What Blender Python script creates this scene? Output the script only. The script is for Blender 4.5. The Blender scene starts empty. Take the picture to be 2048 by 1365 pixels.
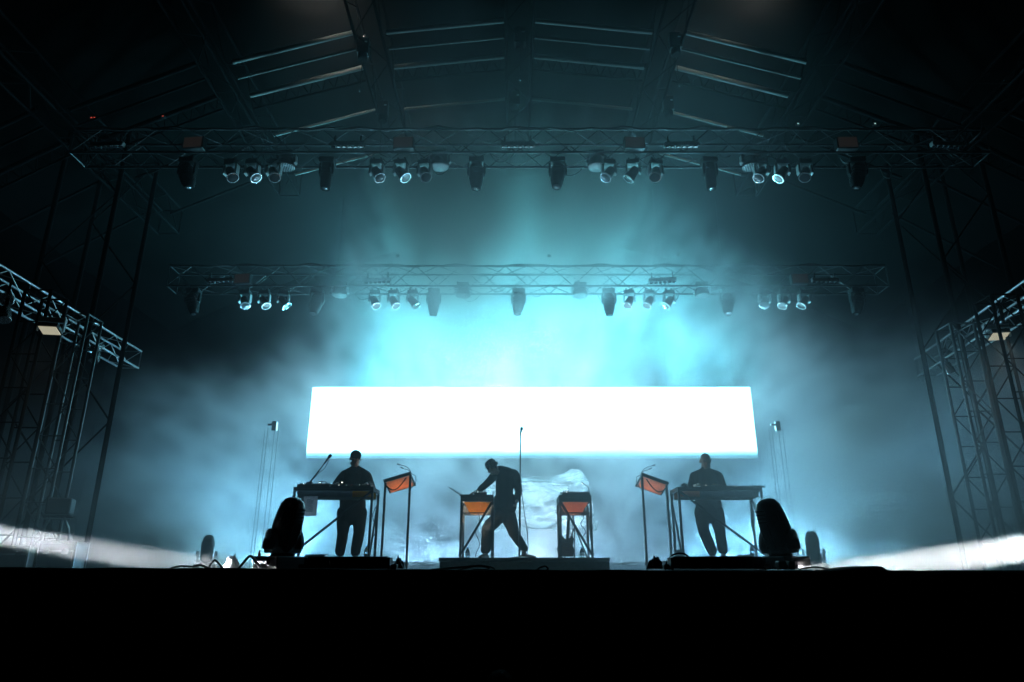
import bpy, bmesh, math, random
from mathutils import Vector, Matrix, Euler, noise
random.seed(7)
R = math.radians
sc = bpy.context.scene
C = sc.collection

# ------------------------------------------------------------------ camera, sky, exposure
CAM_Z = 1.50                       # photographer in the pit, eye just under the stage lip
ZS = 1.51                          # top of the stage floor
PITCH = R(18.5)
FPX = 1380.0                       # focal length in photo pixels (2048 wide) = 24.3 mm
cam_d = bpy.data.cameras.new('camera')
cam_d.lens = FPX / 2048 * 36; cam_d.sensor_width = 36; cam_d.clip_start = 0.05; cam_d.clip_end = 500
cam = bpy.data.objects.new('camera', cam_d); C.objects.link(cam)
cam.location = (0, 0, CAM_Z); cam.rotation_euler = (R(90) + PITCH, 0, 0)
sc.camera = cam

w = bpy.data.worlds.new('World'); sc.world = w; w.use_nodes = True
wn = w.node_tree; bg = wn.nodes['Background']
sky = wn.nodes.new('ShaderNodeTexSky'); sky.sky_type = 'NISHITA'; sky.sun_disc = False
sky.sun_elevation = R(-6); sky.sun_rotation = R(200)
wn.links.new(sky.outputs[0], bg.inputs[0]); bg.inputs[1].default_value = 0.001      # night

sc.view_settings.view_transform = 'Standard'; sc.view_settings.look = 'None'
sc.view_settings.exposure = 0; sc.view_settings.gamma = 1
cy = sc.cycles
cy.max_bounces = 3; cy.diffuse_bounces = 0; cy.glossy_bounces = 1; cy.transmission_bounces = 3
cy.volume_bounces = 0; cy.transparent_max_bounces = 8
cy.use_adaptive_sampling = True; cy.adaptive_threshold = 0.25; cy.adaptive_min_samples = 48
cy.volume_step_rate = 1.0; cy.volume_max_steps = 256
cy.use_light_tree = False; cy.use_denoising = True; cy.sample_clamp_indirect = 4.0; cy.sample_clamp_direct = 0
cy.caustics_reflective = False; cy.caustics_refractive = False
try:
    cy.denoiser = 'OPENIMAGEDENOISE'; cy.denoising_input_passes = 'RGB_ALBEDO_NORMAL'; cy.denoising_prefilter = 'ACCURATE'
except Exception: pass

def W(px, py, d):
    """world point seen at photo pixel (px, py) when it stands d metres in front of the camera"""
    el = PITCH - math.atan((py - 682.5) / FPX)
    zr = d * math.tan(el)
    ax = d * math.cos(PITCH) + zr * math.sin(PITCH)
    return Vector(((px - 1024) / FPX * ax, d, CAM_Z + zr))
def WX(px, d, z):
    """world point at photo column px, distance d, world height z"""
    zr = z - CAM_Z
    ax = d * math.cos(PITCH) + zr * math.sin(PITCH)
    return Vector(((px - 1024) / FPX * ax, d, z))

# ------------------------------------------------------------------ mesh builder
class MB:
    def __init__(s): s.v = []; s.f = []
    def add(s, vs, fs):
        o = len(s.v); s.v += [tuple(v) for v in vs]; s.f += [tuple(i + o for i in f) for f in fs]
    def box(s, c, size, rot=None, ch=None):
        c = Vector(c); hx, hy, hz = [a / 2 for a in size]
        if ch is None: ch = min(hx, hy, hz) * 0.16
        M = rot if rot is not None else Matrix.Identity(3)
        vs = []; idx = {}
        for sx in (-1, 1):
            for sy in (-1, 1):
                for sz in (-1, 1):
                    for a in range(3):
                        p = [sx * hx, sy * hy, sz * hz]
                        for b in range(3):
                            if b != a: p[b] -= (sx, sy, sz)[b] * ch
                        idx[(sx, sy, sz, a)] = len(vs); vs.append(c + M @ Vector(p))
        fs = []
        for a in range(3):
            b, e = (a + 1) % 3, (a + 2) % 3
            for sg in (-1, 1):
                q = []
                for (u, v2) in ((-1, -1), (1, -1), (1, 1), (-1, 1)):
                    k = [0, 0, 0]; k[a] = sg; k[b] = u; k[e] = v2
                    q.append(idx[(k[0], k[1], k[2], a)])
                fs.append(q if sg > 0 else q[::-1])
            for u in (-1, 1):
                for v2 in (-1, 1):
                    k0 = [0, 0, 0]; k0[a] = -1; k0[b] = u; k0[e] = v2
                    k1 = list(k0); k1[a] = 1
                    q = [idx[(*k0, b)], idx[(*k1, b)], idx[(*k1, e)], idx[(*k0, e)]]
                    fs.append(q if u * v2 > 0 else q[::-1])
        for sx in (-1, 1):
            for sy in (-1, 1):
                for sz in (-1, 1):
                    q = [idx[(sx, sy, sz, a)] for a in range(3)]
                    fs.append(q if sx * sy * sz > 0 else q[::-1])
        s.add(vs, fs); return s
    def tube(s, p0, p1, r0, r1=None, n=8, caps=True):
        p0 = Vector(p0); p1 = Vector(p1); r1 = r0 if r1 is None else r1
        d = (p1 - p0).normalized(); a = d.orthogonal().normalized(); b = d.cross(a)
        vs = []
        for p, r in ((p0, r0), (p1, r1)):
            for i in range(n):
                t = 2 * math.pi * i / n
                vs.append(p + a * math.cos(t) * r + b * math.sin(t) * r)
        fs = [(i, (i + 1) % n, n + (i + 1) % n, n + i) for i in range(n)]
        if caps: fs += [tuple(range(n - 1, -1, -1)), tuple(range(n, 2 * n))]
        s.add(vs, fs); return s
    def path(s, pts, r, n=6):
        pts = [Vector(p) for p in pts]; rs = r if isinstance(r, (list, tuple)) else [r] * len(pts)
        vs = []; a = None
        for i, p in enumerate(pts):
            d = (pts[min(i + 1, len(pts) - 1)] - pts[max(i - 1, 0)]).normalized()
            a = d.orthogonal().normalized() if a is None else (a - d * a.dot(d)).normalized()
            b = d.cross(a)
            for k in range(n):
                t = 2 * math.pi * k / n
                vs.append(p + (a * math.cos(t) + b * math.sin(t)) * rs[i])
        fs = []
        for i in range(len(pts) - 1):
            for k in range(n):
                fs.append((i * n + k, i * n + (k + 1) % n, (i + 1) * n + (k + 1) % n, (i + 1) * n + k))
        m = (len(pts) - 1) * n
        fs += [tuple(range(n - 1, -1, -1)), tuple(range(m, m + n))]
        s.add(vs, fs); return s
    def lathe(s, prof, n=16, M=None, sx=1.0, sy=1.0, sq=2.0):
        """profile of (radius, height) about local z; sq > 2 squares the section"""
        M = M if M is not None else Matrix.Identity(4)
        vs = []
        for r, z in prof:
            for k in range(n):
                t = 2 * math.pi * (k + 0.5) / n
                c_, s_ = math.cos(t), math.sin(t)
                q = (abs(c_) ** sq + abs(s_) ** sq) ** (-1 / sq)
                vs.append(M @ Vector((r * c_ * q * sx, r * s_ * q * sy, z)))
        fs = []
        for i in range(len(prof) - 1):
            for k in range(n):
                fs.append((i * n + k, i * n + (k + 1) % n, (i + 1) * n + (k + 1) % n, (i + 1) * n + k))
        m = (len(prof) - 1) * n
        fs += [tuple(range(n - 1, -1, -1)), tuple(range(m, m + n))]
        s.add(vs, fs); return s
    def ell(s, c, rad, rot=None, n=14, m=9):
        c = Vector(c); M = rot if rot is not None else Matrix.Identity(3)
        vs = [c + M @ Vector((0, 0, -rad[2]))]
        for j in range(1, m):
            ph = -math.pi / 2 + math.pi * j / m
            for k in range(n):
                t = 2 * math.pi * k / n
                vs.append(c + M @ Vector((rad[0] * math.cos(ph) * math.cos(t), rad[1] * math.cos(ph) * math.sin(t), rad[2] * math.sin(ph))))
        vs.append(c + M @ Vector((0, 0, rad[2])))
        fs = [(0, 1 + (k + 1) % n, 1 + k) for k in range(n)]
        for j in range(m - 2):
            for k in range(n):
                a = 1 + j * n; b = a + n
                fs.append((a + k, a + (k + 1) % n, b + (k + 1) % n, b + k))
        a = 1 + (m - 2) * n
        fs += [(a + k, a + (k + 1) % n, len(vs) - 1) for k in range(n)]
        s.add(vs, fs); return s
    def cap(s, p0, p1, r0, r1, flat=1.0, n=14, k=4):
        """tapered capsule; flat squashes it along y"""
        p0 = Vector(p0); p1 = Vector(p1); d = (p1 - p0); L = d.length; d.normalize()
        prof = [(r0 * math.sin(t), -r0 * math.cos(t)) for t in [math.pi / 2 * i / k + 0.02 for i in range(k)]]
        prof += [(r0, 0), (r0 * .67 + r1 * .33, L * .33), (r0 * .33 + r1 * .67, L * .67), (r1, L)]
        prof += [(r1 * math.cos(t), L + r1 * math.sin(t)) for t in [math.pi / 2 * (i + 1) / k - 0.02 for i in range(k)]]
        q = d.to_track_quat('Z', 'Y').to_matrix().to_4x4()
        mm = MB().lathe(prof, n)
        S = Matrix.Identity(4)
        for v in mm.v:
            p = q @ Vector(v); p.y *= flat
            s.v.append(tuple(p + p0))
        o = len(s.v) - len(mm.v)
        s.f += [tuple(i + o for i in f) for f in mm.f]
        return s
    def grid(s, fn, nu, nv):
        vs = [fn(i / nu, j / nv) for j in range(nv + 1) for i in range(nu + 1)]
        fs = [(j * (nu + 1) + i, j * (nu + 1) + i + 1, (j + 1) * (nu + 1) + i + 1, (j + 1) * (nu + 1) + i) for j in range(nv) for i in range(nu)]
        s.add(vs, fs); return s
    def prism(s, poly, y0, y1, M=None):
        M = M if M is not None else Matrix.Identity(4); n = len(poly)
        vs = [M @ Vector((x, y0, z)) for x, z in poly] + [M @ Vector((x, y1, z)) for x, z in poly]
        fs = [tuple(range(n)), tuple(range(2 * n - 1, n - 1, -1))]
        fs += [(i, n + i, n + (i + 1) % n, (i + 1) % n) for i in range(n)]
        s.add(vs, fs); return s
    def mesh(s, name, mat, smooth=35):
        me = bpy.data.meshes.new(name); me.from_pydata(s.v, [], s.f); me.update()
        if smooth:
            me.polygons.foreach_set('use_smooth', [True] * len(me.polygons))
            me.set_sharp_from_angle(angle=R(smooth))
        if mat: me.materials.append(mat)
        return me
    def build(s, name, mat, parent=None, smooth=35):
        o = bpy.data.objects.new(name, s.mesh(name, mat, smooth)); C.objects.link(o)
        if parent is not None: o.parent = parent
        return o

def tag(o, label=None, cat=None, group=None, kind=None):
    if label: o['label'] = label
    if cat: o['category'] = cat
    if group: o['group'] = group
    if kind: o['kind'] = kind
    return o
def thing(name, label, cat, loc=(0, 0, 0), rot=(0, 0, 0), group=None):
    o = bpy.data.objects.new(name, None); C.objects.link(o)
    o.empty_display_size = 0.1; o.location = loc; o.rotation_euler = rot
    return tag(o, label, cat, group)
def copy_tree(o, parent=None):
    c = o.copy(); C.objects.link(c); c.parent = parent
    for ch in list(o.children): copy_tree(ch, c)
    return c
_unit = {}
def stick(name, p0, p1, r, mat, parent=None, n=6):
    """a straight tube, all of them sharing one unit mesh for each material"""
    key = (mat.name, n)
    if key not in _unit:
        _unit[key] = MB().tube((0, 0, 0), (0, 0, 1), 1.0, n=n).mesh('tube_' + mat.name, mat, 50)
    o = bpy.data.objects.new(name, _unit[key]); C.objects.link(o)
    p0 = Vector(p0); d = Vector(p1) - p0
    o.location = p0; o.rotation_mode = 'QUATERNION'; o.rotation_quaternion = d.to_track_quat('Z', 'Y')
    o.scale = (r, r, d.length)
    if parent is not None: o.parent = parent
    return o
def spot(name, loc, aim, power, color, angle, blend=0.3, radius=0.08, parent=None):
    l = bpy.data.lights.new(name, 'SPOT'); l.energy = power; l.color = color
    l.spot_size = R(angle); l.spot_blend = blend; l.shadow_soft_size = radius
    o = bpy.data.objects.new(name, l); C.objects.link(o)
    o.location = loc; o.rotation_mode = 'QUATERNION'
    o.rotation_quaternion = (Vector(aim) - Vector(loc)).to_track_quat('-Z', 'Y')
    if parent is not None: o.parent = parent
    return o

# ------------------------------------------------------------------ materials
class NT:
    def __init__(s, mat):
        mat.use_nodes = True; s.t = mat.node_tree; s.t.nodes.clear(); s.mat = mat
        s.out = s.t.nodes.new('ShaderNodeOutputMaterial')
    def n(s, typ, **kw):
        nd = s.t.nodes.new('ShaderNode' + typ)
        for k, v in kw.items():
            if hasattr(nd, k) and not isinstance(k, int): setattr(nd, k, v)
        return nd
    def set(s, nd, key, v):
        if isinstance(v, bpy.types.NodeSocket): s.t.links.new(v, nd.inputs[key])
        else: nd.inputs[key].default_value = v
    def m(s, op, a, b=None, c=None, clamp=False):
        nd = s.t.nodes.new('ShaderNodeMath'); nd.operation = op; nd.use_clamp = clamp
        for i, v in enumerate((a, b, c)):
            if v is not None: s.set(nd, i, v)
        return nd.outputs[0]
    def smooth(s, v, lo, hi, a=0.0, b=1.0):
        nd = s.t.nodes.new('ShaderNodeMapRange'); nd.interpolation_type = 'SMOOTHSTEP'
        s.set(nd, 0, v); s.set(nd, 1, lo); s.set(nd, 2, hi); s.set(nd, 3, a); s.set(nd, 4, b)
        return nd.outputs[0]
    def noise(s, vec, scale, detail=3, rough=0.5, dist=0.0):
        nd = s.n('TexNoise'); s.set(nd, 'Vector', vec); s.set(nd, 'Scale', scale); s.set(nd, 'Detail', detail)
        s.set(nd, 'Roughness', rough); s.set(nd, 'Distortion', dist)
        return nd.outputs[0]
def mat(name, col, rough=0.5, metal=0.0, var=0.25, scale=9.0, bump=0.15, spec=0.5, rvar=0.15, sheen=0.0):
    """painted, bare or woven surface: colour and gloss drift with noise, a fine relief on top"""
    m = bpy.data.materials.new(name); t = NT(m)
    co = t.n('TexCoord').outputs['Object']
    n1 = t.noise(co, scale, 5, 0.62); n2 = t.noise(co, scale * 11, 3, 0.6)
    mix = t.n('MixRGB'); lo = [c * (1 - var) for c in col] + [1]; hi = [min(1, c * (1 + var)) for c in col] + [1]
    t.set(mix, 0, t.smooth(n1, 0.3, 0.7)); mix.inputs[1].default_value = lo; mix.inputs[2].default_value = hi
    b = t.n('BsdfPrincipled'); t.set(b, 'Base Color', mix.outputs[0])
    t.set(b, 'Roughness', t.m('ADD', rough - rvar / 2, t.m('MULTIPLY', n2, rvar), clamp=True))
    t.set(b, 'Metallic', metal); t.set(b, 'Specular IOR Level', spec)
    if sheen: t.set(b, 'Sheen Weight', sheen)
    if bump:
        bp = t.n('Bump'); t.set(bp, 'Strength', bump); t.set(bp, 'Distance', 0.01); t.set(bp, 'Height', n2)
        t.t.links.new(bp.outputs[0], b.inputs['Normal'])
    t.t.links.new(b.outputs[0], t.out.inputs[0])
    return m
def emis(name, col, strength, base=0.05):
    m = bpy.data.materials.new(name); t = NT(m)
    b = t.n('BsdfPrincipled'); t.set(b, 'Base Color', (base, base, base, 1)); t.set(b, 'Roughness', 0.4)
    t.set(b, 'Emission Color', (*col, 1)); t.set(b, 'Emission Strength', strength)
    m.cycles.emission_sampling = 'NONE'                 # small lamp faces: seen, too small to be sampled
    t.t.links.new(b.outputs[0], t.out.inputs[0]); return m
def translucent(name, col, back=0.75, var=0.12, clear=0.0):
    """thin sheet that lets the light from behind through"""
    m = bpy.data.materials.new(name); t = NT(m)
    co = t.n('TexCoord').outputs['Object']; n1 = t.noise(co, 6, 4, 0.6)
    mix = t.n('MixRGB'); t.set(mix, 0, t.smooth(n1, 0.3, 0.7))
    mix.inputs[1].default_value = [c * (1 - var) for c in col] + [1]; mix.inputs[2].default_value = [min(1, c * (1 + var)) for c in col] + [1]
    a = t.n('BsdfDiffuse'); b = t.n('BsdfTranslucent'); t.set(a, 'Color', mix.outputs[0]); t.set(b, 'Color', mix.outputs[0])
    x = t.n('MixShader'); t.set(x, 0, back); t.t.links.new(a.outputs[0], x.inputs[1]); t.t.links.new(b.outputs[0], x.inputs[2])
    if clear:                                             # thin single layers let more through than doubled folds
        st_ = t.n('Mapping'); st_.inputs['Scale'].default_value = (1.0, 1.0, 2.6); st_.inputs['Rotation'].default_value = (0, 0.75, 0); t.t.links.new(co, st_.inputs[0])
        tr = t.n('BsdfTransparent'); y = t.n('MixShader'); t.set(y, 0, t.smooth(t.noise(st_.outputs[0], 1.7, 4, 0.6, 0.8), 0.36, 0.62, 0.0, clear * 2)); t.t.links.new(x.outputs[0], y.inputs[1]); t.t.links.new(tr.outputs[0], y.inputs[2]); x = y
    t.t.links.new(x.outputs[0], t.out.inputs[0]); return m

M = {}
M['alu'] = mat('aluminium', (0.30, 0.305, 0.31), 0.30, 0.95, 0.2, 5, 0.05)
M['pale_tube'] = mat('pale_painted_tube', (0.18, 0.19, 0.178), 0.55, 0, 0.25, 3, 0.05)
M['alu_dark'] = mat('dark_shaded_steel', (0.005, 0.005, 0.0055), 0.7, 0.0, 0.25, 5, 0.05, 0.03)  # dark parts, also roof and tower metal with its shade put into the colour
M['black'] = mat('black_plastic', (0.016, 0.016, 0.018), 0.42, 0, 0.3, 12, 0.12)
M['black_gloss'] = mat('black_housing', (0.022, 0.022, 0.024), 0.28, 0, 0.3, 10, 0.06)
M['grey_arm'] = mat('grey_housing', (0.55, 0.56, 0.57), 0.4, 0, 0.15, 10, 0.06)
M['alu_dim'] = mat('shaded_aluminium', (0.06, 0.062, 0.064), 0.4, 0.8, 0.25, 5, 0.05)  # darker copy of the aluminium, dim light put into its colour
M['bright'] = mat('bright_trim', (0.72, 0.73, 0.74), 0.25, 0.8, 0.1, 14, 0.03)
M['dark_grey'] = mat('dark_grey_housing', (0.09, 0.092, 0.096), 0.32, 0, 0.25, 10, 0.06)
M['frame'] = mat('black_powder_coat', (0.02, 0.021, 0.023), 0.5, 0, 0.3, 10, 0.1)
M['deck'] = mat('black_stage_deck', (0.012, 0.012, 0.013), 0.6, 0, 0.35, 2.5, 0.15, 0.3)
M['riser'] = mat('blue_black_carpet', (0.05, 0.08, 0.095), 0.9, 0, 0.3, 22, 0.3, 0.2)
M['skirt'] = mat('black_molton', (0.03, 0.03, 0.031), 0.95, 0, 0.3, 6, 0.3, 0.1)
M['canvas'] = mat('dark_canvas', (0.0025, 0.0026, 0.0025), 0.9, 0, 0.25, 1.2, 0.0, 0.0)
M['drape'] = mat('black_serge', (0.0015, 0.0015, 0.0017), 0.95, 0, 0.0, 6, 0.0, 0.0)
M['ground'] = mat('dark_tarmac', (0.03, 0.03, 0.03), 0.9, 0, 0.35, 1.6, 0.4, 0.2)
M['skin'] = mat('skin', (0.42, 0.27, 0.20), 0.5, 0, 0.1, 14, 0.08)
M['cloth_black'] = mat('black_cotton', (0.012, 0.013, 0.015), 0.9, 0, 0.3, 7, 0.3, 0.2)
M['cloth_navy'] = mat('dark_navy_cotton', (0.015, 0.018, 0.025), 0.9, 0, 0.3, 7, 0.3, 0.2)
M['hair'] = mat('dark_brown_hair', (0.02, 0.014, 0.01), 0.6, 0, 0.4, 40, 0.4)
M['rubber'] = mat('black_rubber', (0.012, 0.012, 0.012), 0.55, 0, 0.3, 20, 0.05)
M['shoe'] = mat('black_leather', (0.014, 0.013, 0.013), 0.45, 0, 0.3, 20, 0.1)
M['shoe_pale'] = mat('grey_canvas_shoe', (0.16, 0.16, 0.16), 0.7, 0, 0.2, 20, 0.1)
M['paper'] = translucent('paper', (0.85, 0.72, 0.72), 0.8)
M['ink'] = mat('ink', (0.03, 0.03, 0.03), 0.8, 0, 0.1, 10, 0)
M['sheet'] = translucent('white_dust_sheet', (0.96, 0.97, 0.98), 0.9, 0.02, clear=0.48)
M['rim'] = mat('lens_rim', (0.3, 0.31, 0.32), 0.3, 0.6, 0.2, 10, 0.03)
M['case'] = mat('flight_case_laminate', (0.02, 0.02, 0.02), 0.4, 0, 0.3, 8, 0.1)
M['red'] = mat('red_plastic', (0.45, 0.02, 0.03), 0.4, 0, 0.1, 10, 0.05)
M['tape'] = mat('white_tape', (0.75, 0.75, 0.76), 0.55, 0, 0.1, 20, 0.1)
M['wood'] = mat('dark_stained_body', (0.05, 0.03, 0.025), 0.3, 0, 0.3, 10, 0.05)
M['lens'] = mat('lens_glass', (0.05, 0.055, 0.06), 0.08, 0, 0.1, 10, 0, 0.9, 0.02)
M['bead'] = mat('clear_lens_bead', (0.6, 0.62, 0.64), 0.12, 0.2, 0.05, 10, 0, 0.8, 0.05)
M['screen_back'] = mat('screen_frame', (0.02, 0.02, 0.02), 0.5, 0.2, 0.3, 8, 0.1)
M['cyan_on'] = emis('lit_cyan_lens', (0.25, 0.8, 1.0), 6)
M['white_on'] = emis('lit_white_lens', (0.9, 0.95, 1.0), 8)
M['warm_on'] = emis('lit_reading_lamp', (1.0, 0.93, 0.8), 6)
M['cream_on'] = emis('dim_flood_panel', (0.62, 0.58, 0.42), 0.62, 0.3)
M['brown_on'] = emis('brown_blinder_panel', (0.5, 0.4, 0.36), 0.018, 0.10)  # panel face gives off a faint brown glow
M['red_led'] = emis('red_indicator', (1.0, 0.12, 0.08), 0.5)
M['green_led'] = emis('white_indicator', (0.6, 1.0, 0.95), 0.7)
for nm, col in (('tray_orange', (0.98, 0.52, 0.10)), ('tray_salmon', (0.90, 0.46, 0.34)), ('tray_copper', (0.88, 0.42, 0.25)), ('tray_grey', (0.42, 0.40, 0.43))):
    M[nm] = translucent(nm + '_sheet', col, 0.75)
def glass(name, col, rough=0.05):
    m = bpy.data.materials.new(name); t = NT(m); b = t.n('BsdfPrincipled')
    t.set(b, 'Base Color', (*col, 1)); t.set(b, 'Roughness', rough); t.set(b, 'Transmission Weight', 0.9); t.set(b, 'IOR', 1.33)
    t.t.links.new(b.outputs[0], t.out.inputs[0]); return m
M['pet'] = glass('clear_bottle', (0.75, 0.88, 0.95))
M['cap_blue'] = mat('blue_bottle_cap', (0.05, 0.25, 0.5), 0.4, 0, 0.1, 10, 0)
M['label_paper'] = mat('bottle_label', (0.7, 0.68, 0.68), 0.6, 0, 0.1, 20, 0)
# ------------------------------------------------------------------ light and smoke levels
SCREEN_POWER = 7.5
WASH = [(-3.4, 2.4, 700, -0.5), (0.1, 4.8, 3100, -0.6), (4.2, 3.4, 900, -0.5)]
FLOORW = [(-6.0, 4.4, 700, (0.22, 0.66, 1.0)), (0.5, 7.0, 480, (0.34, 0.70, 1.0)), (7.0, 5.0, 1050, (0.22, 0.66, 1.0))]
SMOKE_TOP = [(-12, 3.2), (-9, 3.6), (-7.2, 4.1), (-5.8, 4.0), (-4.8, 4.9), (-3.8, 6.3), (-3.0, 9.5), (0, 11.5), (2.2, 10.2), (3.4, 8.2), (4.6, 7.0), (5.7, 6.2), (7, 4.9), (9, 4.7), (12, 4.2)]
SMOKE_SEED = 0.0
SMOKE_D = 0.50
VEIL_D = 0.20
LOW_D = (0.16, 0.40)
HAZE_D = 0.055
BEAM_R = 520000
BEAM_L = 260000
ROOF_FILL = (700, 450)
TRAY = (40, 7.0, 0.6, 3.0)
SHEET_LAMP = 150
FLOOD = 14

# ------------------------------------------------------------------ ground, stage, roof skin
g = MB().box((0, 20, -0.05), (400, 400, 0.1), ch=0.001).build('ground', M['ground'], smooth=0); tag(g, kind='structure')
LIP = 6.2
deck = MB().box((0, (LIP + 0.05 + 21) / 2, (ZS) / 2 + 0.004), (26, 21 - LIP - 0.05, ZS - 0.008), ch=0.004).build('stage_deck', M['deck'], smooth=0)
tag(deck, kind='structure')

def lip_z(x):
    """the cloth over the stage lip is not quite level and has one loose fold at the right"""
    z = ZS + 0.012 - 0.0045 * (x + 1.0)
    z += 0.006 * math.sin(x * 2.1) * (0.3 + 0.7 * (x > 2)) + 0.003 * math.sin(x * 7.3 + 1)
    z += 0.045 * math.exp(-((x - 3.10) / 0.26) ** 2) * (1 if x < 3.16 else math.exp(-((x - 3.16) / 0.05) ** 2))
    z -= 0.050 * math.exp(-((x - 3.42) / 0.20) ** 2) * (x > 3.16)
    return z
def skirt_fn(u, v):
    x = -13 + 26 * u
    zt = lip_z(x)
    fold = 0.03 * math.sin(x * 9 + 1.3 * math.sin(x * 1.7)) + 0.015 * math.sin(x * 23)
    if v < 0.25:                                    # laid on the deck
        t = v / 0.25
        return Vector((x, LIP + 0.5 * (1 - t), max(ZS + 0.004, zt) if t < .5 else zt - 0.0))
    t = (v - 0.25) / 0.75
    if t < 0.25:
        a = t / 0.25 * math.pi / 2
        rr = 0.03 + 0.07 * math.exp(-((x - 3.45) / 0.25) ** 2)
        return Vector((x, LIP - rr * math.sin(a), zt - rr * (1 - math.cos(a))))
    k = (t - 0.25) / 0.75
    rr = 0.03 + 0.07 * math.exp(-((x - 3.45) / 0.25) ** 2)
    z0 = zt - rr
    return Vector((x, LIP - rr - fold * min(1, k * 3), z0 * (1 - k) + 0.005))
sk = MB().grid(skirt_fn, 520, 24).build('stage_skirt', M['skirt'], smooth=80)
tag(sk, 'black cloth skirt hanging down the whole stage front', 'skirt')

# arched roof: facets between the main trusses
RX = [-11.2, -8.4, -5.6, -2.8, 0.0, 2.8, 5.6, 8.4, 11.2]
RXO = 0.14                                             # the roof's centre line
def roof_z(x):
    return CAM_Z + 10.0 - 0.03 * abs(x) ** 1.83 * 1.35
def roof_poly(x):
    for a, b in zip(RX, RX[1:]):
        if a <= x <= b:
            t = (x - a) / (b - a); return roof_z(a) * (1 - t) + roof_z(b) * t
    return roof_z(x)
def canopy_fn(u, v):
    x = RX[0] + (RX[-1] - RX[0]) * u
    return Vector((x + RXO, 3.5 + 17.5 * v, roof_poly(x) + 0.75 + 0.03 * math.sin(v * 60)))
cn = MB().grid(canopy_fn, 64, 40).build('roof_canopy', M['canvas'], smooth=30); tag(cn, kind='structure')

def drape_fn(u, v):
    x = -13 + 26 * u
    return Vector((x, 21.2 + 0.05 * math.sin(x * 2.5 + math.sin(x * 1.3) * 2), ZS + 0.01 + 10.5 * v))
bd = MB().grid(drape_fn, 420, 2).build('backdrop_curtain', M['drape'], smooth=80)
tag(bd, 'tall black curtain closing the stage at the back, lost in smoke', 'curtain')

# ------------------------------------------------------------------ the big screen
SD = 16.8
s0 = W(612, 917, SD); s1 = W(1516, 917, SD); st = W(1064, 775, SD)
sw = s1.x - s0.x; sx0 = (s0.x + s1.x) / 2; sh = st.z - s0.z
scr = thing('led_screen', 'wide glowing white video screen behind the three performers', 'screen', (sx0, SD, s0.z))
m = bpy.data.materials.new('screen_picture'); t = NT(m)
co = t.n('TexCoord').outputs['Object']; sep = t.n('SeparateXYZ'); t.t.links.new(co, sep.inputs[0])
fade = t.smooth(sep.outputs[2], 0.0, 0.24)             # the picture on the screen fades to blue at its foot
rampc = t.n('MixRGB'); t.set(rampc, 0, fade); rampc.inputs[1].default_value = (0.18, 0.60, 0.8, 1); rampc.inputs[2].default_value = (0.32, 0.80, 1.0, 1)
em = t.n('Emission'); t.t.links.new(rampc.outputs[0], em.inputs[0])
t.set(em, 1, t.m('ADD', 0.9, t.m('MULTIPLY', t.m('POWER', fade, 1.6), SCREEN_POWER)))
t.t.links.new(em.outputs[0], t.out.inputs[0])
MB().box((0, 0, sh / 2), (sw, 0.02, sh), ch=0.001).build('display', m, scr, 0)
fr = MB()
for k in range(12):
    x = -sw / 2 + sw * (k + 0.5) / 12
    fr.box((x, 0.09, sh / 2), (sw / 12 - 0.012, 0.12, sh - 0.006))
fr.build('cabinets', M['screen_back'], scr)
for k in range(7):
    x = -sw / 2 + 0.3 + (sw - 0.6) * k / 6
    stick('hanging_wire', (x, 0.24, sh - 0.1), (x, 0.24, CAM_Z + 10.2 - s0.z), 0.004, M['alu_dark'], scr)
stick('cross_rail', (-sw / 2, 0.24, 0.1), (sw / 2, 0.24, 0.1), 0.03, M['alu_dark'], scr)

# long wash battens: a row behind the upper edge of the screen, another on the floor at the back curtain
def batten(x, d, z, length, aim, power, color, label, group, spread=170, door=0.0):
    u = thing('light_batten', label, 'stage light', (x, d, z), group=group)
    MB().box((0, 0, 0.03), (length * 0.9, 0.14, 0.06)).build('foot', M['black'], u)
    ang = math.atan2(-aim[1], aim[2])
    Rm = Matrix.Rotation(ang, 3, 'X')
    MB().box((0, 0, 0.14), (length, 0.20, 0.14), Rm).build('housing', M['black'], u)
    n = Rm @ Vector((0, 0, 1)); c = Vector((0, 0, 0.14)) + n * 0.075
    MB().box(c, (length - 0.06, 0.14, 0.012), Rm).build('lens_strip', M['lens'], u)
    if door: MB().box((0, -.24, .14 + door / 2), (length + .3, .01, .14 + door)).build('barn_door', M['black'], u)  # unseen flap added to cut the low forward light of the batten
    l = bpy.data.lights.new('lamp', 'AREA'); l.shape = 'RECTANGLE'; l.size = length; l.size_y = 0.15; l.energy = power; l.color = color; l.spread = R(spread)
    o = bpy.data.objects.new('lamp', l); C.objects.link(o); o.parent = u
    o.location = c + n * 0.02; o.rotation_euler = (math.pi + ang, 0, 0)
    return u
CY = (0.15, 0.74, 0.95)
for i, (x, ln, p, ay_) in enumerate(WASH):
    batten(x, 20.35, CAM_Z + 3.22, ln, (0, ay_, 1), p, CY,
           ('left', 'middle', 'right')[i] + ' one of three cyan wash battens behind the screen', 'cyan battens behind the screen', 120, .05)
for i, (x, ln, p, col) in enumerate(FLOORW):
    batten(x, 17.9, ZS + 0.005, ln, (0, -0.35, 1), p, col,
           ('left', 'middle', 'right')[i] + ' one of three pale wash battens on the floor before the curtain', 'floor battens at the back')

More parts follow.
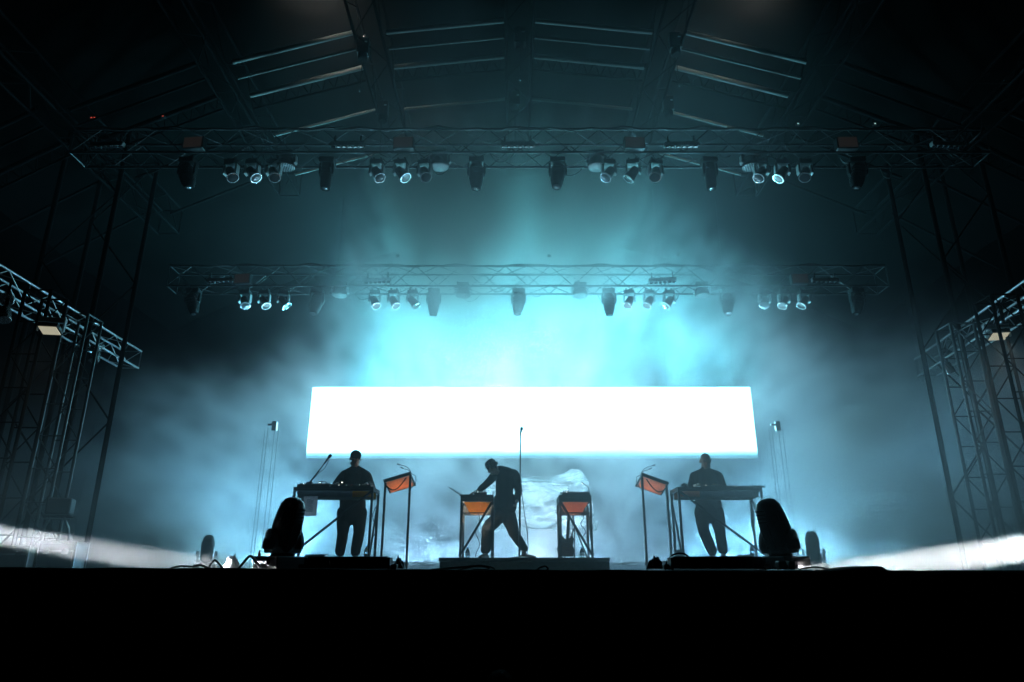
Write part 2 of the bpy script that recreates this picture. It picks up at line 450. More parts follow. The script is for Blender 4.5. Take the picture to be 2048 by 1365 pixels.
# ------------------------------------------------------------------ smoke
class GT(NT):
    def __init__(s, tree): s.t = tree
def smoke_obj(name, build, x0, x1, y0, y1, z0, z1, vox, aniso=0.35, col=(0.93, 0.96, 1.0)):
    """a smoke cloud: a density field worked out once on a voxel grid by geometry nodes"""
    m = bpy.data.materials.new(name + '_volume'); t = NT(m)
    at = t.n('Attribute'); at.attribute_name = 'density'
    v = t.n('VolumeScatter'); v.inputs['Color'].default_value = (*col, 1)
    v.inputs['Anisotropy'].default_value = aniso; t.t.links.new(at.outputs['Fac'], v.inputs['Density'])
    t.t.links.new(v.outputs[0], t.out.inputs['Volume'])
    tr = bpy.data.node_groups.new(name + '_field', 'GeometryNodeTree')
    tr.interface.new_socket('Geometry', in_out='INPUT', socket_type='NodeSocketGeometry')
    tr.interface.new_socket('Geometry', in_out='OUTPUT', socket_type='NodeSocketGeometry')
    g = GT(tr); out = tr.nodes.new('NodeGroupOutput')
    P = tr.nodes.new('GeometryNodeInputPosition').outputs[0]
    sp = g.n('SeparateXYZ'); tr.links.new(P, sp.inputs[0])
    vc = tr.nodes.new('GeometryNodeVolumeCube')
    g.set(vc, 'Density', build(g, P, *sp.outputs))
    vc.inputs['Min'].default_value = (x0, y0, z0); vc.inputs['Max'].default_value = (x1, y1, z1)
    for k, (a, b) in zip('XYZ', ((x0, x1), (y0, y1), (z0, z1))): vc.inputs['Resolution ' + k].default_value = max(8, int((b - a) / vox))
    sm = tr.nodes.new('GeometryNodeSetMaterial'); sm.inputs['Material'].default_value = m
    tr.links.new(vc.outputs[0], sm.inputs[0]); tr.links.new(sm.outputs[0], out.inputs[0])
    vd = bpy.data.volumes.new(name); vd.render.step_size = vox * 3; vd.render.clipping = 0.0; vd.materials.append(m)
    o = bpy.data.objects.new(name, vd); C.objects.link(o)
    md = o.modifiers.new('field', 'NODES'); md.node_group = tr
    return o
def back_smoke(t, P, X, Y, Z):
    """billows: two scales of noise, drawn out along the depth so that the puffs stay readable"""
    cb = t.n('CombineXYZ'); t.set(cb, 0, X); t.set(cb, 1, t.m('MULTIPLY', Y, 0.20)); t.set(cb, 2, t.m('ADD', Z, SMOKE_SEED)); Q_ = cb.outputs[0]
    n1 = t.noise(Q_, 0.42, 3, 0.55, 0.9); n2 = t.noise(Q_, 1.25, 5, 0.66, 1.2)
    fc = t.n('FloatCurve'); cv = fc.mapping.curves[0]
    pts = SMOKE_TOP
    cv.points[0].location = ((pts[0][0] + 12) / 24, pts[0][1] / 14); cv.points[1].location = ((pts[-1][0] + 12) / 24, pts[-1][1] / 14)
    for x, z in pts[1:-1]: cv.points.new((x + 12) / 24, z / 14)
    fc.mapping.update()
    t.set(fc, 'Value', t.m('DIVIDE', t.m('ADD', X, 12.0), 24.0))
    top = t.m('MULTIPLY', fc.outputs[0], 14.0)
    wob = t.m('ADD', t.m('MULTIPLY', t.m('SUBTRACT', n1, 0.5), 3.2), t.m('MULTIPLY', t.m('SUBTRACT', n2, 0.5), 2.2))
    h = t.m('SUBTRACT', t.m('ADD', t.m('SUBTRACT', Z, CAM_Z), wob), top)
    env = t.smooth(h, 0.35, -0.7)
    body = t.m('MULTIPLY', t.smooth(n1, 0.36, 0.64, 0.25, 1.2), t.smooth(n2, 0.40, 0.62, 0.15, 1.8))
    side = t.smooth(X, -9.0, -6.4, 0.10, 1.0)
    front = t.m('MULTIPLY', t.smooth(Y, 12.5, 13.8), t.smooth(Y, 19.4, 17.4, 0.25, 1.0))
    mid = t.smooth(t.m('ABSOLUTE', t.m('SUBTRACT', X, 0.4)), 4.5, 6.5)           # thinner before the screen, thicker above it
    lay = t.m('ADD', t.m('MULTIPLY', mid, 1.6), t.m('MULTIPLY', t.m('SUBTRACT', 1.0, mid), t.smooth(Z, CAM_Z + 4.4, CAM_Z + 7.6, 0.38, 1.8)))
    d = t.m('MULTIPLY', t.m('MULTIPLY', t.m('MULTIPLY', env, body), lay), t.m('MULTIPLY', side, front))
    thin = t.m('MULTIPLY', thin_air(t, X, Z, n1), HAZE_D)
    return t.m('ADD', t.m('MULTIPLY', d, SMOKE_D), thin)
def thin_air(t, X, Z, n1):
    lat = t.smooth(t.m('ABSOLUTE', t.m('SUBTRACT', X, 0.4)), 6.0, 1.0, 0.06, 1.0)
    return t.m('MULTIPLY', t.m('MULTIPLY', t.smooth(n1, 0.3, 0.7, 0.5, 1.5), lat), t.smooth(Z, CAM_Z + 2.2, CAM_Z + 5.0, 0.22, 1.0))
def front_air(t, P, X, Y, Z):
    """thin drifting air over the front of the stage, with a thicker veil before the right-hand performer"""
    n1 = t.noise(P, 0.6, 3, 0.55, 0.6)
    veil = t.m('MULTIPLY', t.m('MULTIPLY', t.smooth(X, -2.6, 3.2, 0.09, 1.0), t.smooth(Y, 10.6, 9.8)), t.m('MULTIPLY', t.smooth(Z, ZS + 4.0, ZS + 1.4), t.smooth(n1, 0.3, 0.7, 0.6, 1.3)))
    return t.m('ADD', t.m('MULTIPLY', thin_air(t, X, Z, n1), HAZE_D), t.m('MULTIPLY', veil, VEIL_D))
def box_obj(name, x0, x1, y0, y1, z0, z1, mt):
    o = MB().box(((x0 + x1) / 2, (y0 + y1) / 2, (z0 + z1) / 2), (x1 - x0, y1 - y0, z1 - z0), ch=0.001).build(name, mt, smooth=0)
    return o
o = smoke_obj('smoke', front_air, -11.5, 11.5, 8.6, 12.38, ZS + 0.02, CAM_Z + 9.9, 0.5)
tag(o, 'thin veil of smoke hanging over the front of the stage', 'smoke', kind='stuff')
o = smoke_obj('smoke', back_smoke, -11.5, 11.5, 12.4, 20.0, ZS + 0.02, CAM_Z + 9.9, 0.22)
tag(o, 'bank of stage smoke rolling behind the performers, lit cyan', 'smoke', kind='stuff')

def low_smoke(side):
    def f(t, P, X, Y, Z):
        n1 = t.noise(P, 2.0, 4, 0.62, 1.2)
        body = t.smooth(n1, 0.34, 0.66, 0.35, 1.25)
        ex = t.smooth(t.m('ABSOLUTE', X), 1.9, 3.2)
        ez = t.smooth(t.m('SUBTRACT', Z, ZS), 1.5, 0.5)
        ey = t.m('MULTIPLY', t.smooth(Y, 6.0, 6.4), t.smooth(Y, 9.0, 8.0))
        return t.m('MULTIPLY', t.m('MULTIPLY', t.m('MULTIPLY', body, ex), t.m('MULTIPLY', ez, ey)), LOW_D[side > 0])
    return f
for sgn, nm in ((-1, 'left'), (1, 'right')):
    x0, x1 = (1.8, 8.5) if sgn > 0 else (-8.5, -1.8)
    o = smoke_obj('smoke', low_smoke(sgn), x0, x1, 6.0, 9.0, ZS + 0.06, ZS + 1.5, 0.11)
    tag(o, 'low drifting smoke in the white beam at the ' + nm + ' stage edge', 'smoke', kind='stuff')
# side beams from the wings, low along the stage lip
def side_beam(sgn, src, aim, power, angle, label):
    u = thing('side_light', label, 'stage light', (src[0], src[1], ZS))
    h = src[2] - ZS
    MB().tube((0, 0, 0), (0, 0, 0.03), 0.3, n=20).build('base', M['black'], u)
    stick('stand', (0, 0, 0.03), (0, 0, h - 0.15), 0.025, M['black'], u)
    dr = (Vector(aim) - Vector(src)).normalized(); q = dr.to_track_quat('Z', 'Y').to_matrix().to_4x4(); q.translation = Vector((0, 0, h))
    MB().lathe([(0.08, -0.35), (0.15, -0.3), (0.17, 0.1), (0.14, 0.16)], 20, q).build('head', M['black'], u)
    MB().lathe([(0.13, 0.15), (0.13, 0.17)], 20, q).build('lens', M['white_on'], u)
    spot('lamp', Vector((0, 0, h)) + dr * 0.2, Vector((0, 0, h)) + dr * 5, power, (0.85, 0.95, 1.0), angle, 0.25, 0.03, u)
side_beam(1, (11.5, 6.70, ZS + 1.20), (3.1, 6.66, ZS - 0.04), BEAM_R, 2.1, 'white beam light on a floor stand in the right wing')
side_beam(-1, (-11.5, 6.75, ZS + 1.32), (-2.7, 6.72, ZS + 0.0), BEAM_L, 1.6, 'white beam light on a floor stand in the left wing')

# ------------------------------------------------------------------ trusses and towers
M['wing_steel'] = mat('wing_tower_alloy', (0.07, 0.072, 0.074), 0.35, 0.85, 0.25, 5, 0.05)
def truss(name, label, cat, A, B, wdt, hgt, bay, mt, group=None, rc=0.025, rb=0.011, faces='sstb', up=Vector((0, 0, 1)), cross=False):
    """box truss from A to B (centre line); each chord and each brace is a part"""
    A = Vector(A); B = Vector(B)
    t = thing(name, label, cat, A, group=group)
    d = B - A; L = d.length; d.normalize()
    s = d.cross(up).normalized(); u = s.cross(d).normalized()
    c = [(-1, -1), (1, -1), (1, 1), (-1, 1)]
    off = [s * (a * wdt / 2) + u * (b * hgt / 2) for a, b in c]
    for o in off: stick('chord', o, o + d * L, rc, mt, t, 8)
    n = max(1, round(L / bay)); st_ = L / n
    fc = {'b': (0, 1), 's': (1, 2), 't': (2, 3), 'z': (3, 0)}
    use = []
    if 'b' in faces: use.append((0, 1))
    if 's' in faces: use += [(1, 2), (3, 0)]
    if 't' in faces: use.append((2, 3))
    for k in range(n):
        for (i, j) in use:
            a, b = (i, j) if k % 2 == 0 else (j, i)
            stick('brace', off[a] + d * (k * st_), off[b] + d * ((k + 1) * st_), rb, mt, t)
            if cross: stick('rung', off[i] + d * (k * st_), off[j] + d * (k * st_), rb, mt, t)
    for (i, j) in ((0, 1), (1, 2), (2, 3), (3, 0)):
        for e in (0, L): stick('end_bar', off[i] + d * e, off[j] + d * e, rb * 1.4, mt, t)
    return t
D1, D2 = 11.0, 14.6
zb1 = W(1037, 305, D1).z; zb2 = W(1037, 572, D2).z
x1a, x1b = W(160, 300, D1 + .25).x, W(1958, 300, D1 + .25).x
x2a, x2b = W(345, 570, D2 + .25).x, W(1765, 570, D2 + .25).x
truss('lighting_truss', 'front lighting truss across the stage, high above the performers', 'truss', (x1a, D1 + .25, zb1 + .25), (x1b, D1 + .25, zb1 + .25), .5, .5, .52, M['alu_dim'], 'lighting trusses', .024, .009)
truss('lighting_truss', 'rear lighting truss across the stage, just above the screen glow', 'truss', (x2a, D2 + .25, zb2 + .25), (x2b, D2 + .25, zb2 + .25), .5, .5, .52, M['alu_dim'], 'lighting trusses', .024, .009)

# roof: seven trusses running front to back, arched purlins between them
names7 = ('outermost left', 'second from left', 'third from left', 'ridge', 'third from right', 'second from right', 'outermost right')
for i, x in enumerate(RX[1:-1]):
    truss('roof_truss', 'dark roof truss running front to back, ' + names7[i] + ' of seven', 'truss',
          (x + RXO, 7.2, roof_z(x)), (x + RXO * 1.0, 14.9, roof_z(x)), .50, .62, .75, M['alu_dark'], 'roof trusses', .028, .012, 'sb')
def purlin(label, d, dz, r, double, lattice, mt):
    t = thing('purlin', label, 'roof beam', (RXO, d, CAM_Z), group='arched roof purlins')
    for a, b in zip(RX, RX[1:]):
        A = Vector((a + .3, 0, roof_z(a) - CAM_Z + dz)); B = Vector((b - .3, 0, roof_z(b) - CAM_Z + dz))
        mt_ = mt if max(abs(a), abs(b)) < 6 else M['alu_dark']; stick('tube', A, B, r, mt_, t, 8)  # outer lengths in darker metal: dimness towards the sides put into the colour
        if double: stick('tube', A + Vector((0, .3, -.12)), B + Vector((0, .3, -.12)), r * .55, mt_, t, 8)
        if lattice:
            lo = Vector((0, 0.22, -0.15)); stick('tube', A + lo, B + lo, r * .5, M['alu_dark'], t, 8)
            n = 9
            for k in range(n):
                p = A.lerp(B, k / n); q = A.lerp(B, (k + .5) / n) + lo; s2 = A.lerp(B, (k + 1) / n)
                stick('brace', p, q, .012, M['alu_dark'], t); stick('brace', q, s2, .012, M['alu_dark'], t)
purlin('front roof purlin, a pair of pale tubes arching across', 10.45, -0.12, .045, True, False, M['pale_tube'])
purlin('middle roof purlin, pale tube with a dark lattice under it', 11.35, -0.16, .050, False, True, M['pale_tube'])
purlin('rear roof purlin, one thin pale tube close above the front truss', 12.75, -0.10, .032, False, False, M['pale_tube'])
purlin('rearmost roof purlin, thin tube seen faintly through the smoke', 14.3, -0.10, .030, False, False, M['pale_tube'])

# roof towers at both sides
def lattice_tower(label, x, d, side, height, wdt, bay, mt, group, name='roof_tower', rc=.045, rb=.016, cross=False):
    return truss(name, label, 'tower', (x, d, 0), (x, d, height), wdt, wdt, bay, mt, group, rc, rb, 'tb', Vector((0, 1, 0)), cross)
for sgn, nm, px in ((-1, 'left', 205), (1, 'right', 1885)):
    p = W(px, 430, 12.2)
    lattice_tower('tall dark lattice tower carrying the roof at the ' + nm + ' of the stage', p.x, 12.2, sgn, zb1 + .9, 1.15, 1.5, M['alu_dark'], 'roof towers')

# wing trusses with their own towers
wing = {}
for sgn, nm in ((-1, 'left'), (1, 'right')):
    if sgn < 0: far = W(262, 722, 13.6); near = W(-60, 532, 9.05)
    else: far = W(1852, 735, 13.6); near = W(2110, 563, 9.2)
    zt = (far.z + near.z) / 2; far.z = near.z = zt
    wing[sgn] = (near, far)
    truss('wing_truss', 'bright aluminium wing truss running back along the ' + nm + ' edge', 'truss', near, far, .36, .36, .52, M['alu'], 'wing trusses', .022, .008)
    a, b = (W(112, 900, 10.6), W(22, 900, 9.6)) if sgn < 0 else (W(1962, 900, 10.6), W(2062, 900, 9.4))
    for q, nm2, mt in ((a, 'inner', M['wing_steel']), (b, 'outer', M['alu_dark'])):  # outer tower takes the darker metal, its shade put into the colour
        lattice_tower('slim ' + nm2 + ' lattice tower under the ' + nm + ' wing truss', q.x, q.y, sgn, zt - .20, .38, .5, mt, 'wing towers', 'truss_tower', .024, .010, True)

# ------------------------------------------------------------------ fixtures
def hang_beam(tilt, pan):
    """small moving beam light hanging by its base"""
    u = thing('beam_light', '', 'stage light')
    MB().box((0, 0, -.05), (.24, .20, .10)).build('base', M['black'], u)
    for s_ in (-1, 1): MB().box((s_ * .07, 0, .035), (.03, .06, .08)).build('hook_clamp', M['alu_dim'], u)
    for s_ in (-1, 1):
        MB().prism([(s_ * .105, -.10), (s_ * .145, -.10), (s_ * .15, -.26), (s_ * .135, -.31), (s_ * .11, -.28)], -.055, .055).build('yoke_arm', M['grey_arm'], u)
    q = Euler((tilt, pan, 0)).to_matrix().to_4x4(); q.translation = Vector((0, 0, -.255))
    h = MB().lathe([(.04, .12), (.078, .10), (.092, .02), (.098, -.08), (.112, -.15), (.112, -.17)], 18, q).build('head', M['black_gloss'], u)
    MB().lathe([(.113, -.155), (.118, -.16), (.118, -.185), (.100, -.186), (.098, -.17)], 18, q).build('lens_rim', M['bright'], h)
    MB().lathe([(.098, -.172), (.06, -.178), (.01, -.18)], 18, q).build('lens', M['lens'], h)
    return u
def hang_wash():
    """LED wash head with a honeycomb of lens beads, facing down"""
    u = thing('wash_light', '', 'stage light')
    MB().box((0, 0, .17), (.30, .24, .10)).build('base', M['black'], u)
    for s_ in (-1, 1):
        MB().prism([(s_ * .15, .14), (s_ * .205, .14), (s_ * .215, -.02), (s_ * .19, -.06), (s_ * .165, -.02)], -.05, .05).build('yoke_arm', M['grey_arm'], u)
    h = MB().lathe([(.07, .10), (.14, .08), (.165, 0), (.18, -.07), (.182, -.11), (.172, -.115)], 22).build('head', M['black_gloss'], u)
    b = MB()
    for i in range(-3, 4):
        for j in range(-3, 4):
            x = (i + j * .5) * .049; y = j * .0425
            if math.hypot(x, y) < .155: b.ell((x, y, -.114), (.0165, .0165, .009), n=8, m=4)
    tag(b.build('lens_beads', M['bead'], h), kind='stuff')
    return u
def hang_profile(tilt, pan, fat=1.0):
    """big moving profile: long ribbed head hanging nose down"""
    u = thing('profile_light', '', 'stage light')
    MB().box((0, 0, .02), (.36, .30, .13)).build('base', M['black'], u)
    for s_ in (-1, 1): MB().box((s_ * .1, 0, .12), (.035, .07, .08)).build('hook_clamp', M['alu_dim'], u)
    stick('safety_wire', (.12, .1, .08), (-.02, .16, .30), .004, M['bright'], u)
    q = Euler((tilt, pan, 0)).to_matrix().to_4x4(); q.translation = Vector((0, 0, -.30))
    for s_ in (-1, 1):
        MB().prism([(s_ * .165 * fat, -.04), (s_ * .215 * fat, -.04), (s_ * .225 * fat, -.28), (s_ * .2 * fat, -.38), (s_ * .17 * fat, -.30)], -.06, .06).build('yoke_arm', M['black_gloss'], u)
    h = MB().lathe([(.07, .26), (.12, .24), (.158 * fat, .16), (.17 * fat, .0), (.168 * fat, -.14), (.155 * fat, -.24), (.130, -.33), (.105, -.39), (.10, -.40)], 20, q, 1, 1, 2.8).build('head', M['black_gloss'], u)
    MB().lathe([(.101, -.385), (.112, -.39), (.112, -.415), (.09, -.416)], 18, q).build('lens_rim', M['alu_dark'], h)
    MB().lathe([(.09, -.405), (.05, -.417), (.01, -.42)], 16, q).build('lens', M['lens'], h)
    for zz in (.12, .04, -.04):
        MB().lathe([(.172 * fat, zz), (.178 * fat, zz - .006), (.178 * fat, zz - .02), (.172 * fat, zz - .026)], 20, q, 1, 1, 2.8).build('cooling_rib', M['black'], h)
    return u
def blinder():
    u = thing('blinder_panel', '', 'stage light')
    MB().box((0, 0, 0), (.40, .16, .26)).build('housing', M['black'], u)
    MB().box((0, -.083, 0), (.36, .012, .22)).build('lamp_face', M['brown_on'], u)
    return u
def light_bar():
    u = thing('light_bar', '', 'stage light')
    MB().box((0, 0, 0), (.66, .10, .09)).build('housing', M['grey_arm'], u)
    for k in range(6):
        x = -.27 + k * .108
        MB().tube((x, 0, -.045), (x, 0, -.07), .042, n=12).build('cell_lens', M['lens'], u)
    for s_ in (-1, 1): MB().box((s_ * .25, 0, .12), (.03, .03, .16)).build('clamp', M['black'], u)
    return u
ORD = ('first', 'second', 'third', 'fourth', 'fifth', 'sixth', 'seventh', 'eighth', 'ninth', 'tenth', 'eleventh', 'twelfth', 'thirteenth')
protos = {'bl0': hang_beam(R(-12), R(-30)), 'bl1': hang_beam(R(-20), R(-22)), 'bl2': hang_beam(R(-4), R(-38)), 'br0': hang_beam(R(-12), R(30)), 'br1': hang_beam(R(-22), R(20)), 'br2': hang_beam(R(-2), R(36)), 'w': hang_wash(), 'p': hang_profile(R(4), 0), 'p2': hang_profile(R(-9), R(6)), 'pl': hang_profile(R(0), R(-14)), 'pr': hang_profile(R(0), R(14)), 'pn': hang_profile(R(2), 0, .8), 'x': blinder(), 'bar': light_bar()}
used = set()
def put(kind, loc, label, group, rz=0.0, s=1.0):
    if kind in used: o = copy_tree(protos[kind])
    else: o = protos[kind]; used.add(kind)
    o.location = loc; o.rotation_euler = (0, 0, rz); o.scale = (s, s, s)
    return tag(o, label, 'stage light', group)
front = {'b': [465, 507, 550, 755, 803, 850, 1217, 1265, 1310, 1520, 1562, 1607], 'w': [572, 880, 1194, 1502],
         'p': [378, 655, 953, 1115, 1418, 1712], 'x': [390, 808, 1268, 1692], 'bar': [215, 695, 1035, 1362, 1895]}
rear = {'b': [492, 530, 568, 750, 788, 826, 1258, 1297, 1337, 1527, 1566, 1606], 'w': [680, 926, 1160, 1404],
        'p': [388, 635, 868, 1037, 1217, 1453, 1712], 'x': [487, 1598], 'bar': [440, 755, 1325, 1650]}
KN = {'b': 'small beam light', 'w': 'round dotted wash light', 'p': 'big hanging profile light', 'x': 'brownish blinder panel', 'bar': 'pale six-cell light bar'}
for tr_, dd, zb, tn in ((front, D1 + .25, zb1, 'front'), (rear, D2 + .25, zb2, 'rear')):
    for kd, xs in tr_.items():
        for i, px in enumerate(xs):
            lab = f'{KN[kd]}, {ORD[i]} such from left on the {tn} truss'
            grp = f'{KN[kd]}s on the {tn} truss'
            z = zb - .03; dz = dd
            if kd == 'b': k = ('bl' if px < 1040 else 'br') + str((i * 2 + (tn == 'rear')) % 3)
            elif kd == 'p':
                k = 'pl' if i == 0 else 'pr' if i == len(xs) - 1 else ('pn' if (tn == 'front' and i in (1, 4)) else ('p', 'p2')[i % 2])
                z = zb - .06
            else: k = kd
            if kd == 'w': z = zb - .02; dz = dd + .05
            if kd == 'x': z = zb + .12; dz = dd - .32
            if kd == 'bar': z = zb + .10; dz = dd - .34
            p = WX(px, dz, z)
            rz = random.uniform(-.12, .12)
            if kd == 'b': rz += random.uniform(-.2, .2)
            put(k, p, lab, grp, rz, .78 if kd == 'p' else .95)

# flood panels and small lamps on the wing trusses
def flood(label, at_, rz, tilt):
    u = thing('flood_light', label, 'flood light', at_, (0, 0, rz), 'flood panels on the wing trusses')
    Rm = Matrix.Rotation(tilt, 3, 'X')
    MB().box((0, 0, 0), (.25, .21, .06), Rm).build('housing', M['black'], u)
    MB().box(Rm @ Vector((0, 0, -.040)), (.22, .18, .012), Rm).build('lamp_face', M['cream_on'], u)
    MB().box((0, .02, .12), (.34, .07, .07)).build('bracket', M['grey_arm'], u)
    for s_ in (-1, 1): MB().box((s_ * .165, .01, .05), (.012, .04, .18)).build('bracket_arm', M['grey_arm'], u)
    spot('lamp', Rm @ Vector((0, 0, -.06)), Rm @ Vector((0, .3, -1)), FLOOD, (1, .96, .82), 140, .8, .1, u)
for sgn, nm, px, py, d in ((-1, 'left', 101, 657, 8.9), (1, 'right', 1996, 669, 9.6)):
    p = W(px, py, d); flood('cream glowing flood panel under the ' + nm + ' wing truss', p, R(10) * -sgn, R(-16))
def par(label, at_, rz, ax, r=.085):
    u = thing('spot_can', label, 'stage light', at_, (0, 0, rz), 'small cans on the wing trusses')
    q = Euler((ax, 0, 0)).to_matrix().to_4x4()
    MB().lathe([(r * .5, .12), (r * .85, .10), (r, .0), (r, -.09), (r * .95, -.095)], 14, q).build('can', M['bright'], u)
    MB().lathe([(r * .93, -.085), (r * .5, -.093), (.005, -.095)], 14, q).build('lens', M['lens'], u)
    MB().box((0, 0, .16), (.03, .03, .16)).build('clamp', M['alu_dark'], u)
for i, (px, py, d, lab) in enumerate(((195, 694, 12.2, 'small bright can near the far end of the left wing truss'), (190, 715, 12.0, 'lower small can near the far end of the left wing truss'),
      (14, 598, 8.7, 'small bright can at the left picture edge on the wing truss'), (8, 630, 8.6, 'lower small can at the left picture edge'),
      (1893, 708, 12.4, 'small bright can near the far end of the right wing truss'), (1897, 737, 12.4, 'lower small can near the far end of the right wing truss'))):
    par(lab, W(px, py, d), R(20) * i, R(-60 + 35 * (i % 2)))

# chain hoists on the roof trusses
def hoist(label, at_, s=1.0):
    u = thing('chain_hoist', label, 'hoist', at_, group='chain hoists under the roof')
    MB().box((0, 0, 0), (.22 * s, .18 * s, .34 * s)).build('motor', M['black_gloss'], u)
    MB().lathe([(.03, .17 * s), (.05, .2 * s), (.05, .24 * s), (.02, .27 * s)], 10).build('hook', M['bright'], u)
    MB().lathe([(.07 * s, -.30 * s), (.09 * s, -.28 * s), (.09 * s, -.17 * s), (.07 * s, -.16 * s)], 12).build('chain_bag', M['skirt'], u)
    stick('chain', (0, 0, -.16 * s), (0, 0, -1.0), .008, M['bright'], u)
    MB().box((.06 * s, -.092 * s, .05), (.05, .006, .03)).build('name_plate', M['tape'], u)
for i, (px, py, d, lab) in enumerate(((727, 95, 10.6, 'chain hoist under the left roof truss, front row'), (1040, 75, 10.7, 'chain hoist under the ridge truss, front row'), (1350, 85, 10.6, 'chain hoist under the right roof truss, front row'),
      (766, 220, 12.0, 'chain hoist under the left roof truss, rear row'), (1030, 200, 12.2, 'chain hoist under the ridge truss, rear row'), (1336, 210, 12.2, 'chain hoist under the right roof truss, rear row'))):
    hoist(lab, W(px, py, d))
# cable loom drooping along the two lighting trusses
for dd, zb, xa, xb, tn in ((D1 - .02, zb1 + .53, x1a, x1b, 'front'), (D2 - .02, zb2 + .53, x2a, x2b, 'rear')):
    pts = []; n = 90
    for k in range(n + 1):
        x = xa + (xb - xa) * k / n
        pts.append((x, dd + .03 * math.sin(k * 1.7), zb - .05 * abs(math.sin(k * .35))))
    lm = tag(MB().path(pts, .022, 6).build('cable_loom', M['rubber']), 'black cable loom drooping along the ' + tn + ' lighting truss', 'cable', 'cable looms')
    for k in range(16):
        x = xa + (xb - xa) * (k + random.uniform(.2, .8)) / 16; wd = random.uniform(.18, .6); dr_ = random.uniform(.08, .28); y0 = dd + random.uniform(-.02, .5)
        MB().path([(x - wd / 2 + wd * j / 8, y0 + .03 * math.sin(j), zb - .55 - dr_ * math.sin(math.pi * j / 8)) for j in range(9)], .009, 5).build('cable_loop', M['rubber'], lm)
# status lights on the front truss
for i, (px, py, d, mt, lab) in enumerate(((186, 236, 11.2, 'red_led', 'red indicator strip above the left end of the front truss'), (326, 233, 11.2, 'red_led', 'tiny red indicator above the left of the front truss'),
      (1596, 248, 11.0, 'green_led', 'tiny white indicator above the right of the front truss'), (1750, 248, 11.0, 'green_led', 'tiny white indicator near the right end of the front truss'),
      (795, 511, 14.5, 'green_led', 'tiny white indicator above the left of the rear truss'), (1098, 511, 14.5, 'green_led', 'tiny white indicator above the middle of the rear truss'), (1358, 509, 14.5, 'green_led', 'tiny white indicator above the right of the rear truss'))):
    u = thing('indicator_lamp', lab, 'indicator', W(px, py, d), group='indicator lamps')
    MB().box((0, .02, 0), (.14 if i == 0 else .07, .05, .05)).build('housing', M['black'], u)
    MB().box((0, -.007, 0), (.09 if i == 0 else .025, .006, .02)).build('lamp_face', M[mt], u)
# added lights, out of view, that make pale patches on the roof canvas
for sgn, nm, px in ((-1, 'left', 590), (1, 'right', 1555)):
    p = W(px, -20, 9.2); p.z = roof_poly(p.x - RXO) + .18
    u = thing('added_roof_light', 'added unseen light under the roof canvas at the upper ' + nm, 'added light', p, group='added lights under the roof')
    MB().box((0, 0, 0), (.3, .2, .08)).build('housing', M['black'], u); MB().box((0, 0, .045), (.26, .16, .012)).build('lamp_face', M['white_on'], u)
    spot('lamp', (0, 0, .07), (.0, 1.1, 1.0), ROOF_FILL[sgn > 0], (1.0, 0.98, .88), 120, .9, .08, u)

# ------------------------------------------------------------------ risers
def riser(label, xa, xb, d0, d1, h, mt):
    u = thing('riser', label, 'riser', ((xa + xb) / 2, d0, ZS), group='performer risers')
    wd = xb - xa
    MB().box((0, (d1 - d0) / 2, h - .025), (wd, d1 - d0, .05)).build('platform', mt, u)
    MB().box((0, .02, (h - .052) / 2), (wd - .03, .03, h - .056)).build('front_skirt', mt, u)
    for s_ in (-1, 1): MB().box((s_ * (wd / 2 - .03), (d1 - d0) / 2 + .04, (h - .052) / 2), (.03, d1 - d0 - .1, h - .056)).build('side_skirt', mt, u)
HC, HSD = .19, .15
riser('wide blue-black riser in the middle, under the bent performer', WX(877, 10.7, ZS + .1).x, WX(1221, 10.7, ZS + .1).x, 10.7, 12.9, HC, M['riser'])
riser('low black riser under the left performer', WX(585, 10.6, ZS + .1).x, WX(778, 10.6, ZS + .1).x, 10.6, 12.6, HSD, M['deck'])
riser('low black riser under the right performer', WX(1340, 10.6, ZS + .1).x, WX(1530, 10.6, ZS + .1).x, 10.6, 12.6, HSD, M['deck'])
ZC, ZL = ZS + HC, ZS + HSD

# ------------------------------------------------------------------ tables
def gooseneck(name, base, pts, parent, lit=True):
    g_ = MB().path([base] + pts, .0055, 6).build(name, M['black'], parent)
    e = Vector(pts[-1]); dr = (e - Vector(pts[-2])).normalized()
    MB().tube(e, e + dr * .05, .011, n=8).build('lamp_head', M['black'], g_)
    if lit: MB().tube(e + dr * .02 + Vector((0, 0, -.011)), e + dr * .045 + Vector((0, 0, -.011)), .004, n=6).build('lamp_bulb', M['warm_on'], g_)
def knobs(parent, x0, x1, y0, y1, z, nx, ny, r=.008):
    b = MB()
    for i in range(nx):
        for j in range(ny):
            h = random.uniform(.012, .03)
            b.tube((x0 + (x1 - x0) * i / max(1, nx - 1), y0 + (y1 - y0) * j / max(1, ny - 1), z), (x0 + (x1 - x0) * i / max(1, nx - 1), y0 + (y1 - y0) * j / max(1, ny - 1), z + h), r, r * .8, 7)
    tag(b.build('knobs', M['black'], parent), kind='stuff')
